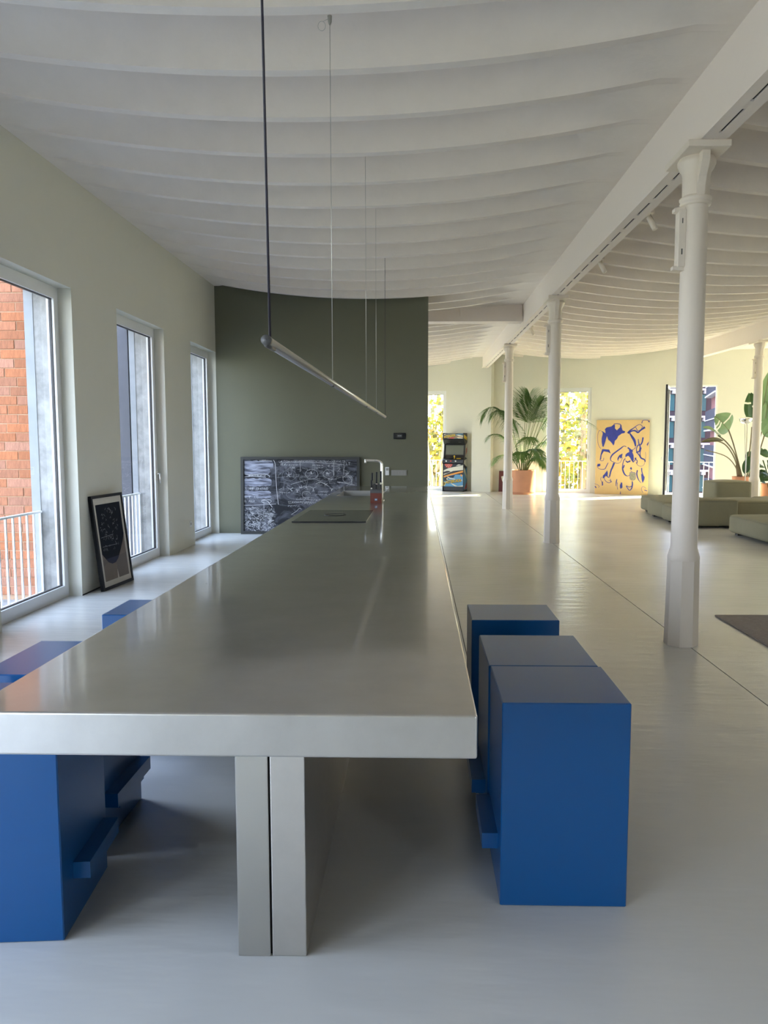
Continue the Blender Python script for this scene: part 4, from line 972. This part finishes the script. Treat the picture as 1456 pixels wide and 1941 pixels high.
mp_ = thing('leafy_pot_plant', 'bushy dark green plant in a terracotta pot at the right picture edge', 'plant', (8.78, 19.3, 0))
pot(mp_, .24, .48)
rq = random.Random(21)
for i in range(34):
    a = rq.uniform(0, 2*PI); rr_ = rq.uniform(.05, .5); z = rq.uniform(.62, 1.28)
    c = Vector((rr_*math.cos(a), rr_*math.sin(a)*.7-.05, z)); out = Vector((math.cos(a), math.sin(a)*.7-.3, rq.uniform(-.5, .4))).normalized()
    big_leaf(mp_, c, c+out*rq.uniform(.22, .34), rq.uniform(.09, .15), (rq.uniform(-.4, .4), -1, .6), 'streld')
for i in range(10):
    a = rq.uniform(PI, 2*PI); c = Vector((.2*math.cos(a), .2*math.sin(a), .5)); big_leaf(mp_, c, c+Vector((.16*math.cos(a), .16*math.sin(a), rq.uniform(-.25, .05))), .06, (0, -1, .8), 'streld')
for i in range(8):
    a = rq.uniform(0, 2*PI); MB().tube([(.05*math.cos(a), .05*math.sin(a), .43), (.15*math.cos(a), .15*math.sin(a), .75), (.3*math.cos(a), .25*math.sin(a), 1.05)], .01, 5).build('stem', M['streld'], mp_)

# floor lamp beside the plants
fl_ = thing('floor_lamp', 'slim floor lamp with a mirrored bowl beside the right hand column', 'lamp', (7.66, 18.2, 0))
lx, ly = 7.66, 18.2
MB().lathe([(.14, 0), (.14, .015), (.02, .025)], 24).build('base', M['plastic'], fl_)
MB().tube([(0, 0, .02), (0, 0, 1.93)], .011, 8).build('pole', M['steelb'], fl_)
MB().tube(smooth_path([(0, 0, .3), (-.015, 0, 1.0), (-.05, 0, 1.7), (-.06, 0, 1.95)], 4), .005, 6).build('cord', M['chalkdim'], fl_)
MB().lathe([(.02, 1.92), (.09, 1.94), (.135, 1.99), (.15, 2.04), (.145, 2.06), (.06, 2.08), (.005, 2.085)], 28, (-.04, 0)).build('bowl', M['chrome'], fl_)

# ================================================================== OUTSIDE THE FAR WINDOWS
rt = random.Random(5)
def leaf_cloud(parent, centre, rad, n, mats, flat=1.):
    for m in mats:
        b = MB()
        for _ in range(n//len(mats)):
            while True:
                p = Vector((rt.uniform(-1, 1), rt.uniform(-1, 1), rt.uniform(-1, 1)))
                if p.length < 1: break
            c = Vector((centre[0]+p.x*rad[0], centre[1]+p.y*rad[1], centre[2]+p.z*rad[2]))
            s = rt.uniform(.08, .17); a = Vector((rt.gauss(0, 1), rt.gauss(0, 1), rt.gauss(0, 1))).normalized(); q = a.orthogonal().normalized(); r = a.cross(q)
            pts = [c+q*s*1.2, c+q*s*.4+r*s*.45, c+q*s*.3+r*s*1.1, c-q*s*.2+r*s*.5, c-q*s*.9, c-q*s*.2-r*s*.5, c+q*s*.3-r*s*1.1, c+q*s*.4-r*s*.45]
            b.add(pts, [(0, 1, 7), (1, 2, 3), (7, 5, 6), (1, 3, 5, 7), (3, 4, 5)], m)
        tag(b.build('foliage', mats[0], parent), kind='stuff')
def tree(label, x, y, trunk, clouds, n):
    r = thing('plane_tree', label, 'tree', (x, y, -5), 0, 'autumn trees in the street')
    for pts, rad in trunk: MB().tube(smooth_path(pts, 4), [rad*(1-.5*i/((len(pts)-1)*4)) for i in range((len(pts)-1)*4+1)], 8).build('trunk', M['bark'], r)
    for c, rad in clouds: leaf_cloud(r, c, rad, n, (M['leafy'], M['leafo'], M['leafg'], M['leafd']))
    return r
tree('yellow leaved tree with forking pale trunk outside the window by the arcade cabinet', .7, 28.2,
     [([(.0, 0, 0), (.1, 0, 4.0), (.25, 0, 6.0), (.5, 0, 9.5)], .17), ([(.1, 0, 4.0), (-.3, 0, 5.6), (-.45, 0, 7.2), (-.2, .2, 9)], .11), ([(-.1, 0, 5.4), (.3, -.1, 6.1), (.9, -.2, 7.3)], .08)],
     [((.1, 1.9, 9.0), (2.6, 1.2, 2.4)), ((.4, 2.0, 6.2), (1.8, 1.1, 1.6)), ((.0, 2.4, 4.6), (2.0, 1.0, 1.6))], 800)
tree('golden leaved tree filling the window behind the palm', 6.0, 28.6,
     [([(.0, 0, 0), (.1, 0, 5), (.0, 0, 10)], .16), ([(.05, 0, 5), (.9, .2, 7.5), (1.2, 0, 9)], .08)],
     [((-.2, .2, 8.8), (2.7, 1.7, 2.2)), ((.3, .6, 6.4), (2.3, 1.5, 1.7)), ((-.3, 1.2, 4.8), (2.3, 1.2, 1.4))], 1000)
# building across the street
bl = thing('apartment_building', 'dark plum apartment block with teal windows seen through the open far window', 'building', (23.0, 85, -5))
MB().box((0, 0, 0), (9.4, 6, 20)).build('wall', M['plum'], bl)
wm = MB().box((0, -.1, 0), (1.25, .02, 1.75)).mesh('window', M['teal'])
for k in range(6):
    z = 1.1+2.93*k
    MB().box((-.05, -.5, z-.75), (9.4, 0, z-.55)).build('white_band', M['bwhite'], bl)
    for j in range(5):
        link('window', wm, bl, (.15+1.7*j, 0, z)); 
        MB().box((1.1+1.7*j, -.45, z-1.1), (1.5+1.7*j, 0, z-.75)).build('bracket', M['bwhite'], bl)
b2 = thing('brick_red_building', 'dusty red building with grey slatted balconies at the right of the open window', 'building', (27.2, 70, -5))
b2.rotation_euler = (0, 0, -math.atan2(2.8, 10))
MB().box((0, 0, 0), (9, 11, 22)).build('wall', M['pink'], b2)
slm = MB().box((-.62, 0, 0), (-.56, .06, 1.9)).mesh('slat', M['slat'])
for k in range(6):
    z = .9+3.4*k
    MB().box((-.55, 0, z), (0, 10.5, z+1.9)).build('balcony_core', M['slat'], b2)
    MB().box((-.7, 0, z-.12), (0, 10.5, z)).build('balcony_band', M['bwhite'], b2)
    MB().box((-.66, 0, z+.9), (-.56, 10.5, z+.98)).build('handrail', M['bwhite'], b2)
    for j in range(18): link('slat', slm, b2, (0, .25+.58*j, z))
